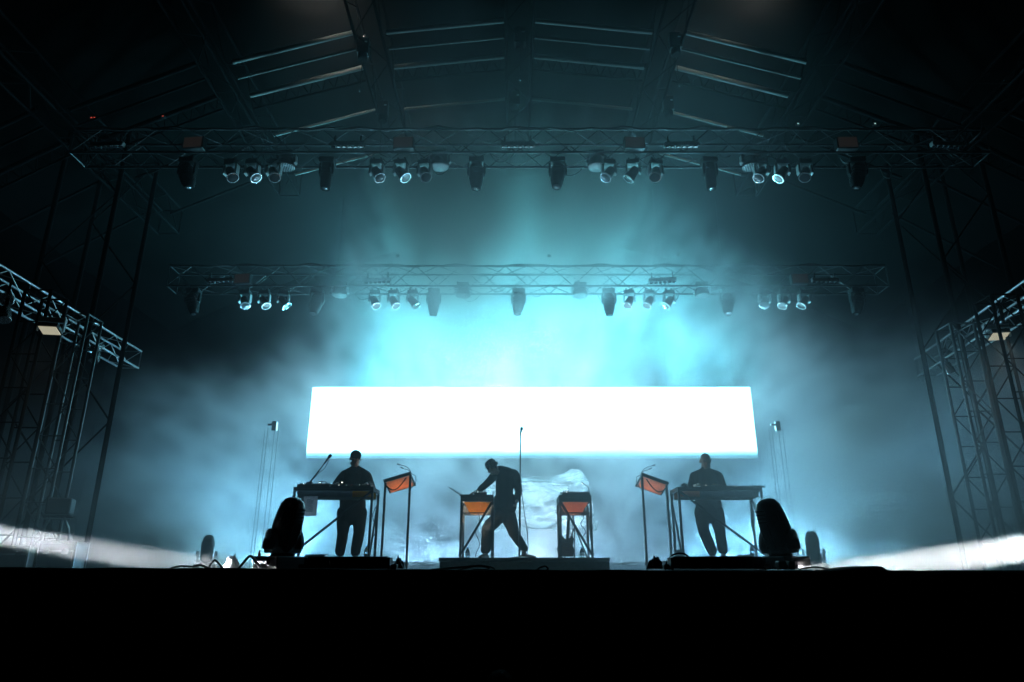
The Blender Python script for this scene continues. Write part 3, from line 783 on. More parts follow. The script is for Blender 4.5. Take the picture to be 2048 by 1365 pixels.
def table(label, xa, xb, d0, d1, zf, zt, th, leg, tray, tz, inset, front_diag, side_diag, group, tray_bottom=None):
    """steel-frame stand: top frame, four legs, diagonal braces, backlit tray sheets under the top"""
    cx = (xa + xb) / 2; u = thing('synth_table', label, 'table', (cx, d0, zf), group=group)
    hw = (xb - xa) / 2; dp = d1 - d0; h = zt - zf
    tp = MB().box((0, dp / 2, h - th * .25), (2 * hw, dp, th * .5)).build('table_top', M['frame'], u)
    for y in (.015, dp - .015): MB().box((0, y, h - th * .75 - .002), (2 * hw, .03, th * .5)).build('top_rail', M['frame'], u)
    for s_ in (-1, 1):
        MB().box((s_ * (hw - .016), dp / 2, h - th * .75 - .002), (.03, dp - .07, th * .5)).build('top_rail', M['frame'], u)
        for y in (.02, dp - .02): MB().box((s_ * (hw - .017), y, (h - th - .004) / 2), (leg, leg, h - th - .006)).build('leg', M['frame'], u)
    def diag(a, b, r=.019): stick('diagonal_brace', a, b, r, M['frame'], u, 8)
    f = front_diag
    diag((-f * (hw - .03), .005, .06), (f * (hw - .03), .005, h - th - .02))
    if side_diag:
        for s_ in (-1, 1): diag((s_ * (hw - .006), .04, .04), (s_ * (hw - .006), dp - .04, h - th - .02), .015)
    # tray
    if tray:
        z1 = h - th - .006; z0 = z1 - tz; i_ = inset
        npan = 3 if inset > .05 else 4
        for k in range(npan):
            a0 = -hw + .05 + (2 * hw - .1) * k / npan + .0005; a1 = -hw + .05 + (2 * hw - .1) * (k + 1) / npan - .0005
            sc_ = (hw - .05 - i_) / (hw - .05)
            mt = tray[k % len(tray)]
            p = [(a0, .06, z1), (a1, .06, z1), (a1 * sc_, .06 + i_ * .9, z0), (a0 * sc_, .06 + i_ * .9, z0)]
            b = MB(); b.add([Vector(q) for q in p] + [Vector(q) + Vector((0, .004, 0)) for q in p], [(3, 2, 1, 0), (4, 5, 6, 7), (0, 1, 5, 4), (1, 2, 6, 5), (2, 3, 7, 6), (3, 0, 4, 7)])
            b.build('tray_panel', mt, u, 0)
        for s_ in (-1, 1):
            xx = s_ * (hw - .05); xi = s_ * (hw - .05 - i_)
            p = [(xx, .07, z1), (xx, dp - .06, z1), (xi, dp - .06 - i_ * .9, z0), (xi, .07 + i_ * .9, z0)]
            b = MB(); b.add([Vector(q) for q in p] + [Vector(q) + Vector((-s_ * .004, 0, 0)) for q in p], [(3, 2, 1, 0), (4, 5, 6, 7), (0, 1, 5, 4), (1, 2, 6, 5), (2, 3, 7, 6), (3, 0, 4, 7)])
            b.build('tray_panel', tray[0 if s_ < 0 else -1], u, 0)
        MB().box((0, dp / 2, z0 - .002), (2 * (hw - .05 - i_), max(.1, dp - .12 - 1.8 * i_), .004), ch=.0005).build('tray_floor', tray_bottom or tray[1 if len(tray) > 1 else 0], u, 0)
        if inset > .05:
            MB().box((0, dp - .035, (z0 + z1) / 2), (2 * hw - .08, .01, tz + .01)).build('tray_back', M['frame'], u)
            for y in (.06 + i_ * .9 - .02, dp - .06 - i_ * .9 + .02): MB().box((0, y, z0 - .012), (2 * hw - .06, .02, .022)).build('tray_rail', M['frame'], u)
    return u, hw, dp, h
# side tables
DT0, DT1 = 10.9, 11.45
def side_table(label, pa, pb, f, sgn):
    zt = W(pa, 974, DT0).z
    xa, xb = WX(pa, DT0, zt).x, WX(pb, DT0, zt).x
    return table(label, xa, xb, DT0, DT1, ZL, zt, .055, .036, [M['tray_grey'], M['tray_grey'], M['tray_grey'], M['tray_orange']] if sgn < 0 else [M['tray_salmon'], M['tray_grey'], M['tray_grey'], M['tray_grey']], .09, .0, f, True, 'long synth tables'), zt
(tl, hw, dp, h), zt_l = side_table('long black steel table in front of the left performer', 587, 747, 1, -1)
(trr, hwr, dpr, hr), zt_r = side_table('long black steel table in front of the right performer', 1355, 1524, -1, 1)
# small tables on the middle riser
DM0, DM1 = 11.0, 11.6
def tray_lamp(u, hw, dp, h, power, col):
    """small lamp burning inside the tray, under the table top"""
    z = h - .14
    MB().box((0, dp * .8, z + .012), (hw * .5, .03, .015)).build('tray_lamp', M['warm_on'], u)
    l = bpy.data.lights.new('lamp', 'POINT'); l.energy = power; l.color = col; l.shadow_soft_size = .07
    o = bpy.data.objects.new('lamp', l); C.objects.link(o); o.parent = u; o.location = (0, dp * .8, z - .08)
def small_table(label, pa, pb, f, tray):
    zt = W(pa, 990, DM0).z
    xa, xb = WX(pa, DM0, zt).x, WX(pb, DM0, zt).x
    return table(label, xa, xb, DM0, DM1, ZC, zt, .10, .034, tray, .15, .085, f, True, 'small synth tables'), zt
(ta, hwa, dpa, ha), zt_a = small_table('small black stand with glowing orange tray beside the bent performer', 921, 987, 1, [M['tray_orange']])
(tb, hwb, dpb, hb), zt_b = small_table('small black stand with copper tray right of the tall microphone', 1118, 1183, -1, [M['tray_copper']])

tray_lamp(ta, hwa, dpa, ha, TRAY[0], (1, .9, .65)); tray_lamp(tb, hwb, dpb, hb, TRAY[1], (1, .88, .75))

def gear(name, label, loc, size, rz=0, nx=10, ny=3, cat='mixer', group=None):
    u = thing(name, label, cat, loc, (0, 0, rz), group)
    sx, sy, sz = size
    MB().prism([(-sy / 2, 0), (sy / 2, 0), (sy / 2, sz), (-sy / 2, sz * .55)], -sx / 2, sx / 2, Matrix.Rotation(math.pi / 2, 4, 'Z')).build('housing', M['black'], u)
    knobs(u, -sx / 2 + .03, sx / 2 - .03, -sy / 2 + .05, sy / 2 - .04, sz * .62, nx, ny)
    for k in range(3):
        MB().ell(((k - 1) * .28 * sx + random.uniform(-.03, .03), -sy / 2 + .02, sz * .60), (.0045, .0045, .0045), n=6, m=4).build('indicator', M[('warm_on', 'green_led', 'red_led')[k]], u)
    return u
def on(px, d, zt): return Vector((WX(px, d, zt).x, d, zt + .001))
gear('mixing_desk', 'low black mixer with knobs on the left end of the left table', on(632, 11.15, zt_l), (.50, .36, .09), 0, 14, 4)
gear('synthesizer', 'flat black synthesizer in the middle of the left table', on(693, 11.15, zt_l), (.42, .32, .06), .02, 11, 3, 'synthesizer')
gear('effects_unit', 'small black effects box on the right end of the left table', on(733, 11.15, zt_l), (.2, .28, .07), -.05, 4, 3, 'effects unit')
gear('synthesizer', 'long flat synthesizer on the right half of the right table', on(1485, 11.15, zt_r), (.62, .32, .045), 0, 12, 2, 'synthesizer')
gear('mixing_desk', 'flat black mixer under the hands of the right performer', on(1421, 11.15, zt_r), (.40, .34, .055), 0, 10, 3)
gear('controller', 'black controller box under the hand of the bent performer', on(961, 11.25, zt_a), (.20, .30, .09), .05, 4, 3, 'controller')
gear('modular_rack', 'black knob-covered box on the right small stand', on(1150, 11.3, zt_b), (.44, .40, .09), 0, 12, 4, 'modular rack')
# two round dials on the right table's left end
for i, (px, lab) in enumerate(((1369, 'larger round black dial box on the right table left end'), (1381, 'smaller round black dial box on the right table'))):
    u = thing('dial_box', lab, 'effects unit', on(px, 11.05, zt_r), group='dial boxes')
    r = .045 - .008 * i
    MB().lathe([(r, 0), (r * 1.08, .01), (r * 1.08, .05 - .01 * i), (r * .9, .06 - .01 * i)], 14).build('housing', M['black'], u)
    MB().tube((0, 0, .058 - .01 * i), (0, 0, .078 - .01 * i), r * .45, n=10).build('knob', M['black_gloss'], u)
# laptop on the left small stand
u = thing('laptop', 'open laptop with its lid tilted back on the orange-tray stand', 'laptop', on(938, 11.3, zt_a), (0, 0, R(78)))
MB().box((0, 0, .01), (.33, .23, .018)).build('keyboard_deck', M['black'], u)
Rl = Matrix.Rotation(R(-57), 3, 'X')
MB().box(Vector((0, .115, .02)) + Rl @ Vector((0, 0, .11)), (.33, .008, .22), Rl).build('lid', M['black'], u)
MB().box(Vector((0, .115, .02)) + Rl @ Vector((0, -.007, .11)), (.30, .003, .19), Rl).build('display', M['lens'], u)

# reading lamps on the tables
def lamp_thing(label, base, pts):
    u = thing('gooseneck_lamp', label, 'lamp', base, group='gooseneck lamps')
    MB().tube((0, 0, 0), (0, 0, .015), .025, n=12).build('foot', M['black'], u)
    gooseneck('stalk', (0, 0, .01), [Vector(p) for p in pts], u)
lamp_thing('bent gooseneck lamp on the left table beside the performer', on(655, 11.3, zt_l), [(0, 0, .06), (-.01, 0, .10), (-.05, -.01, .13), (-.10, -.01, .125)])
lamp_thing('short gooseneck lamp before the left performer', on(673, 11.3, zt_l), [(0, 0, .06), (.01, 0, .11), (.035, -.01, .135), (.06, -.02, .13)])
lamp_thing('gooseneck lamp leaning left on the right small stand', on(1179, 11.3, zt_b + .0), [(0, 0, .08), (-.01, 0, .13), (-.04, 0, .17), (-.08, 0, .20)])

# shelf stands with tilted shelves
def shelf_stand(label, post_px, other_px, z_lo, z_hi, sgn, zf):
    d = 11.55
    p = WX(post_px, d, zf); q = WX(other_px, d, zf)
    u = thing('shelf_stand', label, 'stand', (p.x, d, zf), group='tilted shelf stands')
    top = z_hi - zf; w_ = abs(q.x - p.x)
    MB().box((0, 0, top / 2), (.036, .036, top)).build('post', M['frame'], u)
    MB().box((-sgn * w_, 0, (z_lo - zf) / 2), (.036, .036, z_lo - zf)).build('post', M['frame'], u)
    # shelf falls from the outer post towards the table and towards the back
    A = Vector((0, -.02, top)); B = Vector((-sgn * (w_ + .01), -.02, z_lo - zf))
    e1 = (B - A); L = e1.length; e1.normalize()
    e2 = Vector((0, .42, -.17)).normalized(); e2 = (e2 - e1 * e2.dot(e1)).normalized(); nrm = e1.cross(e2).normalized()
    if nrm.z < 0: nrm = -nrm
    Rm = Matrix((e1, e2, nrm)).transposed()
    c = A + e1 * L / 2 + e2 * .19
    if Rm.determinant() < 0: Rm = Matrix((e1, -e2, nrm)).transposed()
    for k_, (w2, h2) in {(0, -1): (L + .03, .02), (0, 1): (L + .03, .02), (-1, 0): (.02, .37), (1, 0): (.02, .37)}.items():
        MB().box(c + nrm * .03 + e1 * (k_[0] * (L / 2 + .004)) + e2 * (k_[1] * .195), (w2, h2, .055), Rm).build('shelf_rail', M['frame'], u)
    l = bpy.data.lights.new('lamp', 'POINT'); l.energy = TRAY[3]; l.color = (1, .85, .7); l.shadow_soft_size = .05  # free point light added over the shelf to make its underside glow
    lo = bpy.data.objects.new('lamp', l); C.objects.link(lo); lo.parent = u; lo.location = c + nrm * .16 + e2 * .08
    MB().box(c - nrm * .001, (L - .02, .37, .006), Rm).build('shelf_underside', M['tray_copper' if sgn > 0 else 'tray_salmon'], u)
    for k in range(2):
        gooseneck('gooseneck', A + Vector((0, 0, .02)) + e2 * (.05 + .06 * k), [A + Vector((-sgn * .01, 0, .09)) + e2 * (.05 + .06 * k), A + Vector((-sgn * .05, 0, .14 - .03 * k)) + e2 * .05, A + Vector((-sgn * .11, -.02, .17 - .05 * k)) + e2 * .05, A + Vector((-sgn * (.19 - .06 * k), -.03, .19 - .06 * k)) + e2 * .05], u, False)
    pts = []
    for k in range(13):
        tt = k / 12; pp = A.lerp(B, .15 + .85 * tt); pp = pp + Vector((0, -.03, -.14 * math.sin(math.pi * tt) - .03))
        pts.append(pp)
    MB().path(pts, .010, 6).build('cable', M['rubber'], u)
    pts = [A + Vector((sgn * .02, 0, .02)), A + Vector((sgn * .09, 0, -.01)), A + Vector((sgn * .10, 0, -.10)), A + Vector((sgn * .05, 0, -.19)), A + Vector((sgn * .02, 0, -.22))]
    MB().path(pts, .006, 6).build('cable', M['rubber'], u)
zh = W(813, 951, 11.55).z; zl2 = W(761, 966, 11.55).z
shelf_stand('tall thin stand with tilted copper shelf beside the left table', 812, 761, zl2, zh, 1, ZS)
zh = W(1295, 953, 11.55).z; zl2 = W(1344, 971, 11.55).z
shelf_stand('tall thin stand with tilted salmon shelf beside the right table', 1295, 1345, zl2, zh, -1, ZS)

# microphones
def mic(parent, tip, dr, k=1.0):
    tip = Vector(tip); dr = Vector(dr).normalized(); q = dr.to_track_quat('Z', 'Y').to_matrix().to_4x4(); q.translation = tip
    MB().lathe([(.011, -.17), (.014, -.15), (.019, -.05), (.021, -.045)], 12, q).build('handle', M['black'], parent)
    MB().lathe([(.021, -.045), (.026, -.03), (.027, -.01), (.02, .012), (.006, .02)], 12, q).build('mic_grille', M['alu_dark'], parent)
b0 = on(619, 11.2, zt_l + .09); tip = W(661, 911, 11.2)
u = thing('microphone_boom', 'microphone on a slanted boom rising from the left table', 'microphone', b0)
dr = (tip - b0)
MB().tube((0, 0, -.012), (0, 0, .02), .05, n=14).build('foot', M['black'], u)
stick('boom', (0, 0, .01), dr * .42, .012, M['black'], u, 8); stick('boom', dr * .42, dr * .90, .008, M['black'], u, 8)
MB().tube(dr * .41, dr * .45, .016, n=8).build('clutch', M['black'], u)
MB().path([dr * .88 + Vector((.02, 0, -.02)), dr * .6 + Vector((.045, 0, -.03)), dr * .38 + Vector((.02, 0, -.01)), (.02, 0, .02)], .005).build('cable', M['rubber'], u)
mic(u, dr, dr)
b0 = WX(1039, 11.35, ZC); tip = W(1041, 863, 11.35)
u = thing('microphone_stand', 'very tall straight microphone stand behind the bent performer', 'microphone stand', b0)
h_ = tip.z - ZC; lean = Vector((tip.x - b0.x, 0, h_))
MB().lathe([(.14, 0), (.14, .012), (.10, .022), (.02, .03)], 22).build('base', M['black'], u)
stick('lower_tube', (0, 0, .02), lean * .55, .017, M['black'], u, 10); stick('upper_tube', lean * .55, lean * 1.0, .011, M['black'], u, 10)
MB().tube(lean * .53, lean * .57, .022, n=10).build('clutch', M['black'], u)
mic(u, lean + Vector((.02, -.10, .035)), (.15, -.9, .45))
MB().path([lean * .62 + Vector((.012, 0, 0)), lean * .50 + Vector((.03, 0, 0)), lean * .35 + Vector((.07, 0, 0)), lean * .2 + Vector((.12, 0, 0)), lean * .08 + Vector((.135, 0, 0)), Vector((.11, 0, .01))], .006).build('cable', M['rubber'], u)

# set list hanging from the left table
p = WX(622, DT0 - .01, W(622, 993, DT0).z)
u = thing('set_list', 'sheet of paper with a printed list hanging from the left table', 'paper', p)
MB().box((0, 0, -.15), (.215, .003, .30), ch=.0005).build('sheet', M['paper'], u, 0)
b = MB()
for k in range(15):
    wd = random.uniform(.06, .12); b.box((-.04 + wd / 2 - .02, -.003, -.05 - k * .013), (wd, .001, .004), ch=.0001)
tag(b.build('printed_lines', M['ink'], u, 0), kind='stuff')
MB().box((0, -.004, -.004), (.05, .003, .02)).build('tape', M['tape'], u)

# bottles
def bottle(label, px, d, z, h=.22, full=True):
    u = thing('water_bottle', label, 'bottle', WX(px, d, z), group='water bottles')
    k = h / .22
    MB().lathe([(.028, 0), (.032, .005), (.032, .12 * k), (.030, .14 * k), (.014, .185 * k), (.013, .20 * k)], 14).build('body', M['pet'], u)
    MB().lathe([(.016, .198 * k), (.016, .22 * k), (.014, .222 * k)], 12).build('cap', M['cap_blue'], u)
    MB().lathe([(.0325, .045 * k), (.0328, .046 * k), (.0328, .10 * k), (.0325, .101 * k)], 14).build('label_band', M['label_paper'], u)
bottle('water bottle by the right legs of the left table', 731, 10.8, ZL)
bottle('small water bottle on the riser under the orange-tray stand', 935, 10.85, ZC, .15)
bottle('small water bottle on the riser under the right small stand', 1164, 10.85, ZC, .15)
bottle('water bottle under the right end of the right table', 1506, 10.8, ZL, .24)

# electric guitar on a stand under the right small stand
gp = WX(1131, 12.2, ZC)
u = thing('electric_guitar', 'dark electric guitar leaning on its stand under the right small stand', 'guitar', gp, (R(-10), R(9), R(15)))
body = [(-.02, .04), (-.13, .06), (-.165, .16), (-.12, .24), (-.14, .33), (-.10, .385), (-.05, .34), (.0, .33), (.04, .36), (.09, .41), (.125, .36), (.10, .25), (.15, .17), (.12, .07)]
MB().prism(body, -.02, .02).build('body', M['wood'], u)
MB().box((0, -.026, .62), (.05, .02, .62)).build('neck', M['wood'], u)
MB().prism([(-.03, .93), (.03, .93), (.045, 1.06), (.02, 1.11), (-.045, 1.05)], -.035, -.018).build('headstock', M['wood'], u)
for k in range(6):
    s_ = 1 if k % 2 else -1
    MB().tube((s_ * .035, -.026, .96 + .028 * k), (s_ * .065, -.026, .965 + .028 * k), .006, n=6).build('tuning_peg', M['bright'], u)
for z in (.14, .22, .29): MB().box((0, -.026, z), (.085, .012, .022)).build('pickup', M['black'], u)
u = thing('guitar_stand', 'low folding stand holding the dark guitar', 'guitar stand', gp + Vector((.18, .12, 0)))
for a, b in (((-.2, -.1, .0), (0, 0, .55)), ((.2, -.1, .0), (0, 0, .55)), ((0, .22, .0), (0, 0, .55))): stick('leg', a, b, .011, M['frame'], u)
stick('upright', (0, 0, .55), (-.03, 0, .78), .012, M['frame'], u); stick('cradle', (-.1, -.06, .76), (.06, -.06, .80), .01, M['frame'], u)

# ------------------------------------------------------------------ things along the stage lip
def strip_bar(label, pa, pb, d):
    xa, xb = WX(pa, d, ZS + .06).x, WX(pb, d, ZS + .06).x; wd = xb - xa
    u = thing('strip_light', label, 'strip light', ((xa + xb) / 2, d, ZS + .004), group='unlit strip lights')
    hb = W(pa, 1115, d).z - ZS
    MB().box((0, 0, hb / 2 + .008), (wd - .05, .13, hb - .012)).build('housing', M['black'], u)
    for s_ in (-1, 1):
        MB().box((s_ * (wd / 2 - .014), 0, hb / 2 - .004), (.022, .16, hb - .008)).build('end_bracket', M['black'], u)
        MB().box((s_ * (wd / 2 + .03), .0, .03), (.05, .10, .045)).build('socket', M['black_gloss'], u)
    for k in range(6):
        x = -wd / 2 + wd * (k + .5) / 6
        q = Matrix.Translation((x, -.066, hb / 2 + .005)) @ Matrix.Rotation(math.pi / 2, 4, 'X')
        c = MB().lathe([(.048, -.004), (.050, .004), (.046, .010), (.040, .004)], 18, q).build('cell_ring', M['black_gloss'], u)
        MB().lathe([(.039, .002), (.02, .005), (.003, .006)], 14, q).build('cell_lens', M['lens'], c)
        MB().tube((x + .02, -.067, .022), (x + .02, -.070, .022), .004, n=6).build('screw', M['bright'], u)
strip_bar('black six-cell strip light on the lip before the left table', 612, 783, 6.75)
strip_bar('black six-cell strip light on the lip before the right table', 1338, 1527, 6.75)

def floor_head(label, px, d, rz, tilt, s=1.0, group='moving heads standing on the floor'):
    """big moving head standing on its base: base, yoke with two arms, ribbed head"""
    u = thing('moving_head', label, 'moving head', WX(px, d, ZS + .008), (0, 0, rz), group); u.scale = (s, s, s)
    MB().box((0, 0, .065), (.42, .34, .115)).build('base', M['black'], u)
    for sx in (-1, 1): MB().box((sx * .225, 0, .07), (.03, .14, .04)).build('carry_handle', M['black_gloss'], u)
    MB().lathe([(.11, .122), (.115, .13), (.115, .15), (.10, .155)], 20).build('turntable', M['black_gloss'], u)
    MB().prism([(-.165, .155), (.165, .155), (.18, .185), (.175, .21), (-.175, .21), (-.18, .185)], -.065, .065).build('yoke_base', M['grey_arm'], u)
    for sx in (-1, 1):
        pl = [(-.085, .19), (.085, .19), (.088, .25), (.062, .34), (.03, .375), (-.03, .375), (-.062, .34), (-.088, .25)]
        Mx = Matrix.Rotation(math.pi / 2, 4, 'Z')
        MB().prism(pl, sx * .145, sx * .180, Mx).build('yoke_arm', M['grey_arm'], u)
        MB().lathe([(.045, 0), (.05, .006), (.045, .016), (.02, .02)], 16, Matrix.Translation((sx * .180, 0, .325)) @ Matrix.Rotation(sx * math.pi / 2, 4, 'Y')).build('pivot_cover', M['bright'], u)
    q = Euler((tilt, 0, 0)).to_matrix().to_4x4(); q.translation = Vector((0, 0, .325))
    hd = MB().lathe([(.07, -.155), (.10, -.15), (.118, -.12), (.130, -.02), (.133, .10), (.126, .20), (.110, .285), (.085, .335), (.05, .358), (.01, .365)], 24, q, .9, 1.02, 2.9).build('head', M['dark_grey'], u)
    MB().lathe([(.085, -.152), (.092, -.158), (.092, -.17), (.075, -.17)], 18, q).build('lens_rim', M['black'], hd)
    for zz in (.17, .205, .24, .275):
        for sy in (-1, 1):
            mm = MB(); mm.box(q @ Vector((0, sy * (.133 - (zz - .15) * .16), zz)), (.11, .02, .014), q.to_3x3()); mm.build('vent_slot', M['black'], hd)
    for sx in (-1, 1):
        for sy in (-1, 1): MB().box(q @ Vector((sx * .05, sy * .133, .03)), (.010, .014, .24), q.to_3x3()).build('head_seam', M['black'], hd)
    for sx in (-1, 1): MB().box(q @ Vector((sx * .115, 0, .18)), (.016, .06, .10), q.to_3x3()).build('side_grip', M['black'], hd)
    return u
floor_head('black moving head on the lip left of the left table, leaning right', 562, 6.9, R(60), R(17), .99)
floor_head('black moving head on the lip right of the right table, leaning left', 1564, 6.9, R(-64), R(20), .98)
floor_head('dim moving head far behind at the left, half lost in haze', 409, 13.2, R(20), R(6), .92)
floor_head('dim moving head far behind at the right, half lost in haze', 1632, 12.6, R(-20), R(-8), .98)
# power boxes at the foot of the right moving head
for i, (px, w_, lab) in enumerate(((1564, .075, 'clear junction box with white tape by the right moving head'), (1583, .06, 'smaller junction box by the right moving head'))):
    u = thing('junction_box', lab, 'junction box', WX(px, 6.55, ZS + .006), group='junction boxes')
    MB().box((0, 0, .04), (w_, .08, .075)).build('housing', M['grey_arm'], u)
    MB().box((0, -.042, .04), (w_ * .25, .004, .07)).build('tape', M['tape'], u)
    MB().tube((w_ / 2, 0, .03), (w_ / 2 + .03, 0, .03), .014, n=8).build('cable_gland', M['black'], u)
# crumpled foil and cable heaps
def heap(name, label, cat, px, d, w_, h_, mt, seed):
    rnd = random.Random(seed)
    def fn(u_, v_):
        x = (u_ - .5) * 2; y = (v_ - .5) * 2; r = max(0, 1 - (x * x + y * y) ** .9)
        n = noise.noise(Vector((x * 2.3 + seed, y * 2.3, seed))) + .5 * noise.noise(Vector((x * 6, y * 6 + seed, 1)))
        return Vector((x * w_ / 2, y * w_ * .35, r * h_ * (.75 + .8 * n) if r > 0 else 0.0))
    o = MB().grid(fn, 22, 16).build(name, mt, None, 20); o.location = WX(px, d, ZS + .02); tag(o, label, cat); return o
heap('crumpled_sheet', 'crumpled pale plastic sheet by the cables at the left lip', 'plastic sheet', 462, 6.75, .17, .14, M['tape'], 3)
heap('crumpled_sheet', 'crumpled shiny foil beside the left strip light', 'plastic sheet', 797, 7.2, .14, .12, M['bright'], 5)
heap('crumpled_bag', 'crumpled dark bag at the foot of the right shelf stand', 'bag', 1312, 7.4, .20, .13, M['riser'], 9)
u = thing('cloth_bundle', 'dark cloth bundle wrapped round the right table leg', 'cloth', WX(1360, 10.78, ZL))
MB().lathe([(.055, 0), (.06, .02), (.058, .10), (.05, .15), (.03, .155)], 16, None, 1.0, .9, 3).build('cloth', M['riser'], u)
# cables on the lip
def cable(label, pts, r=.009):
    P = [Vector(p) for p in pts]; out = []
    for i in range(len(P) - 1):
        a = P[max(0, i - 1)]; b = P[i]; c = P[i + 1]; e = P[min(len(P) - 1, i + 2)]
        for k in range(6):
            t_ = k / 6
            out.append(.5 * ((2 * b) + (c - a) * t_ + (2 * a - 5 * b + 4 * c - e) * t_ ** 2 + (3 * b - a - 3 * c + e) * t_ ** 3))
    out.append(P[-1])
    tag(MB().path(out, r, 7).build('cable', M['rubber']), label, 'cable', 'cables along the stage lip')
def lp(px, py, d): return W(px, py, d)
cable('thick cable arching into the left moving head base', [lp(476, 1140, 6.6), lp(485, 1128, 6.6), lp(500, 1113, 6.6), lp(512, 1124, 6.65), lp(520, 1136, 6.7)], .012)
cable('cable looping up at the left lip', [lp(415, 1139, 6.6), lp(424, 1126, 6.6), lp(430, 1121, 6.6), lp(438, 1128, 6.6), lp(447, 1139, 6.6)], .009)
cable('cable lying along the left lip', [lp(342, 1137, 6.55), lp(360, 1133, 6.5), lp(385, 1134, 6.5), lp(400, 1131, 6.55), lp(420, 1138, 6.55)], .009)
cable('cable tangle before the middle riser', [lp(862, 1140, 7.2), lp(900, 1137, 7.2), lp(935, 1134, 7.2), lp(962, 1132, 7.1), lp(978, 1138, 7.1), lp(945, 1141, 7.1)], .010)
cable('thin cable hump before the middle riser', [lp(915, 1141, 7.0), lp(940, 1135, 7.0), lp(960, 1131, 7.0), lp(985, 1136, 7.0), lp(990, 1142, 7.0)], .007)
cable('single cable loop right of the middle', [lp(1071, 1142, 7.0), lp(1080, 1136, 7.0), lp(1090, 1133, 7.0), lp(1096, 1138, 7.0), lp(1090, 1142, 7.0)], .008)
cable('cable arching over the right strip light', [lp(1331, 1142, 6.9), lp(1333, 1126, 6.9), lp(1345, 1111, 6.9), lp(1362, 1107, 6.9), lp(1375, 1112, 6.9), lp(1383, 1122, 6.9)], .008)
cable('flat cable run right of the right moving head', [lp(1600, 1139, 6.55), lp(1620, 1135, 6.5), lp(1640, 1136, 6.5), lp(1660, 1140, 6.5)], .008)
# cables hanging from the tables
def hang(label, px, d, z0, z1, sag, parent_group='cables hanging from the tables'):
    a = WX(px, d, z0); b = WX(px + sag, d, z1)
    pts = [a.lerp(b, k / 10) + Vector((.035 * math.sin(k * 1.1), 0, 0)) for k in range(11)]
    tag(MB().path(pts, .006, 6).build('cable', M['rubber']), label, 'cable', parent_group)
hang('cable hanging down the left end of the right table', 1341, 10.85, zt_r - .1, ZS + .2, 5)
hang('cable hanging down the right end of the right table', 1505, 11.5, zt_r - .1, ZL + .02, 4)
hang('cable hanging between the right legs of the left table', 752, 11.1, zt_l - .1, ZL + .25, -6)
hang('cable hanging from the orange-tray stand', 955, 11.2, zt_a - .25, ZC + .02, 0)
hang('cable hanging inside the right small stand', 1163, 11.4, zt_b - .25, ZC + .3, 6)
hang('cable down the left leg of the right small stand', 1115, 11.0, zt_b - .12, ZC + .5, 2)
# small red knob by the left moving head
u = thing('red_plug', 'small red plug standing on the left moving head base', 'plug', WX(518, 6.8, ZS + .125))
MB().lathe([(.012, 0), (.012, .03), (.008, .034), (.007, .055)], 10).build('plug_body', M['red'], u); MB().tube((0, 0, .05), (0, 0, .062), .004, n=6).build('pin', M['bright'], u)
# small black box on the riser left
for px, lab, wd in ((632, 'flat black box on the left riser behind the strip light', .30), (1492, 'flat black box under the right table', .2)):
    u = thing('floor_box', lab, 'box', WX(px, 10.75, ZL), group='flat floor boxes')
    MB().box((0, 0, .045), (wd, .2, .08)).build('housing', M['case'], u); MB().box((0, -.102, .045), (wd * .5, .004, .03)).build('front_plate', M['alu_dark'], u)

# white sheet over the equipment behind
c0 = W(1065, 1110, 15.6)
prof = [(-1.05, .02), (-1.0, 1.35), (-.8, 1.66), (-.55, 1.72), (-.25, 1.73), (.10, 1.735), (.35, 1.735), (.55, 1.80), (.75, 1.90), (.95, 1.86), (1.07, 1.62), (1.14, 1.2), (1.22, .02)]
def sheet_fn(u_, v_):
    k = u_ * (len(prof) - 1); i = min(int(k), len(prof) - 2); tt = k - i
    x = prof[i][0] * (1 - tt) + prof[i + 1][0] * tt; ztop = prof[i][1] * (1 - tt) + prof[i + 1][1] * tt
    a = v_ * 2 - 1
    edge = min(1, (1 - abs(a)) / .42)                 # front and back faces hang down, the middle lies on top
    z = ztop * (edge ** .45) if abs(a) > .58 else ztop
    y = .85 * a if abs(a) < .58 else math.copysign(.49 + .16 * (abs(a) - .58) / .42, a)
    f = noise.noise(Vector((x * 2.2 + z * 1.4, a * 1.2, z * 1.5)))
    g2 = noise.noise(Vector((x * 5.5 - z * 2.5, a * 2, 4 + z * 2)))
    z += .045 * f * min(1, ztop)
    hem = .86 + .10 * math.sin(x * 4.1 + a * 2) + .12 * f                 # the cloth stops well above the floor
    return Vector((x + .03 * g2, y + .09 * f + .045 * g2, max(hem, z)))
sh_ = MB().grid(sheet_fn, 150, 60).build('dust_sheet', M['sheet'], None, 180); sh_.location = (c0.x, 15.6, ZS); sh_.scale = (1.13, .9, 1.13)
tag(sh_, 'pale crumpled sheet draped over equipment behind the middle riser', 'dust sheet')
u = thing('equipment_rack', 'slim frame rack under the pale sheet', 'rack', (c0.x, 15.6, ZS))
for sx in (-1, 1):
    for sy in (-1, 1): stick('leg', (sx * .85, sy * .35, 0), (sx * .85, sy * .35, 1.85), .012, M['pale_tube'], u)
for sy in (-1, 1): stick('top_rail', (-.85, sy * .35, 1.85), (.85, sy * .35, 1.85), .012, M['pale_tube'], u)

u = thing('added_sheet_lamp', 'white lamp added on the floor to brighten the pale sheet', 'stage light', (c0.x + .3, 17.3, ZS))  # lamp added to brighten the sheet from behind
MB().box((0, 0, .05), (.3, .2, .1)).build('housing', M['black'], u); MB().box((0, -.03, .104), (.26, .14, .01)).build('lens', M['lens'], u)
spot('lamp', (0, -.05, .16), (.1, -1.0, 1.0), SHEET_LAMP, (.85, .95, 1), 100, .9, .15, u)
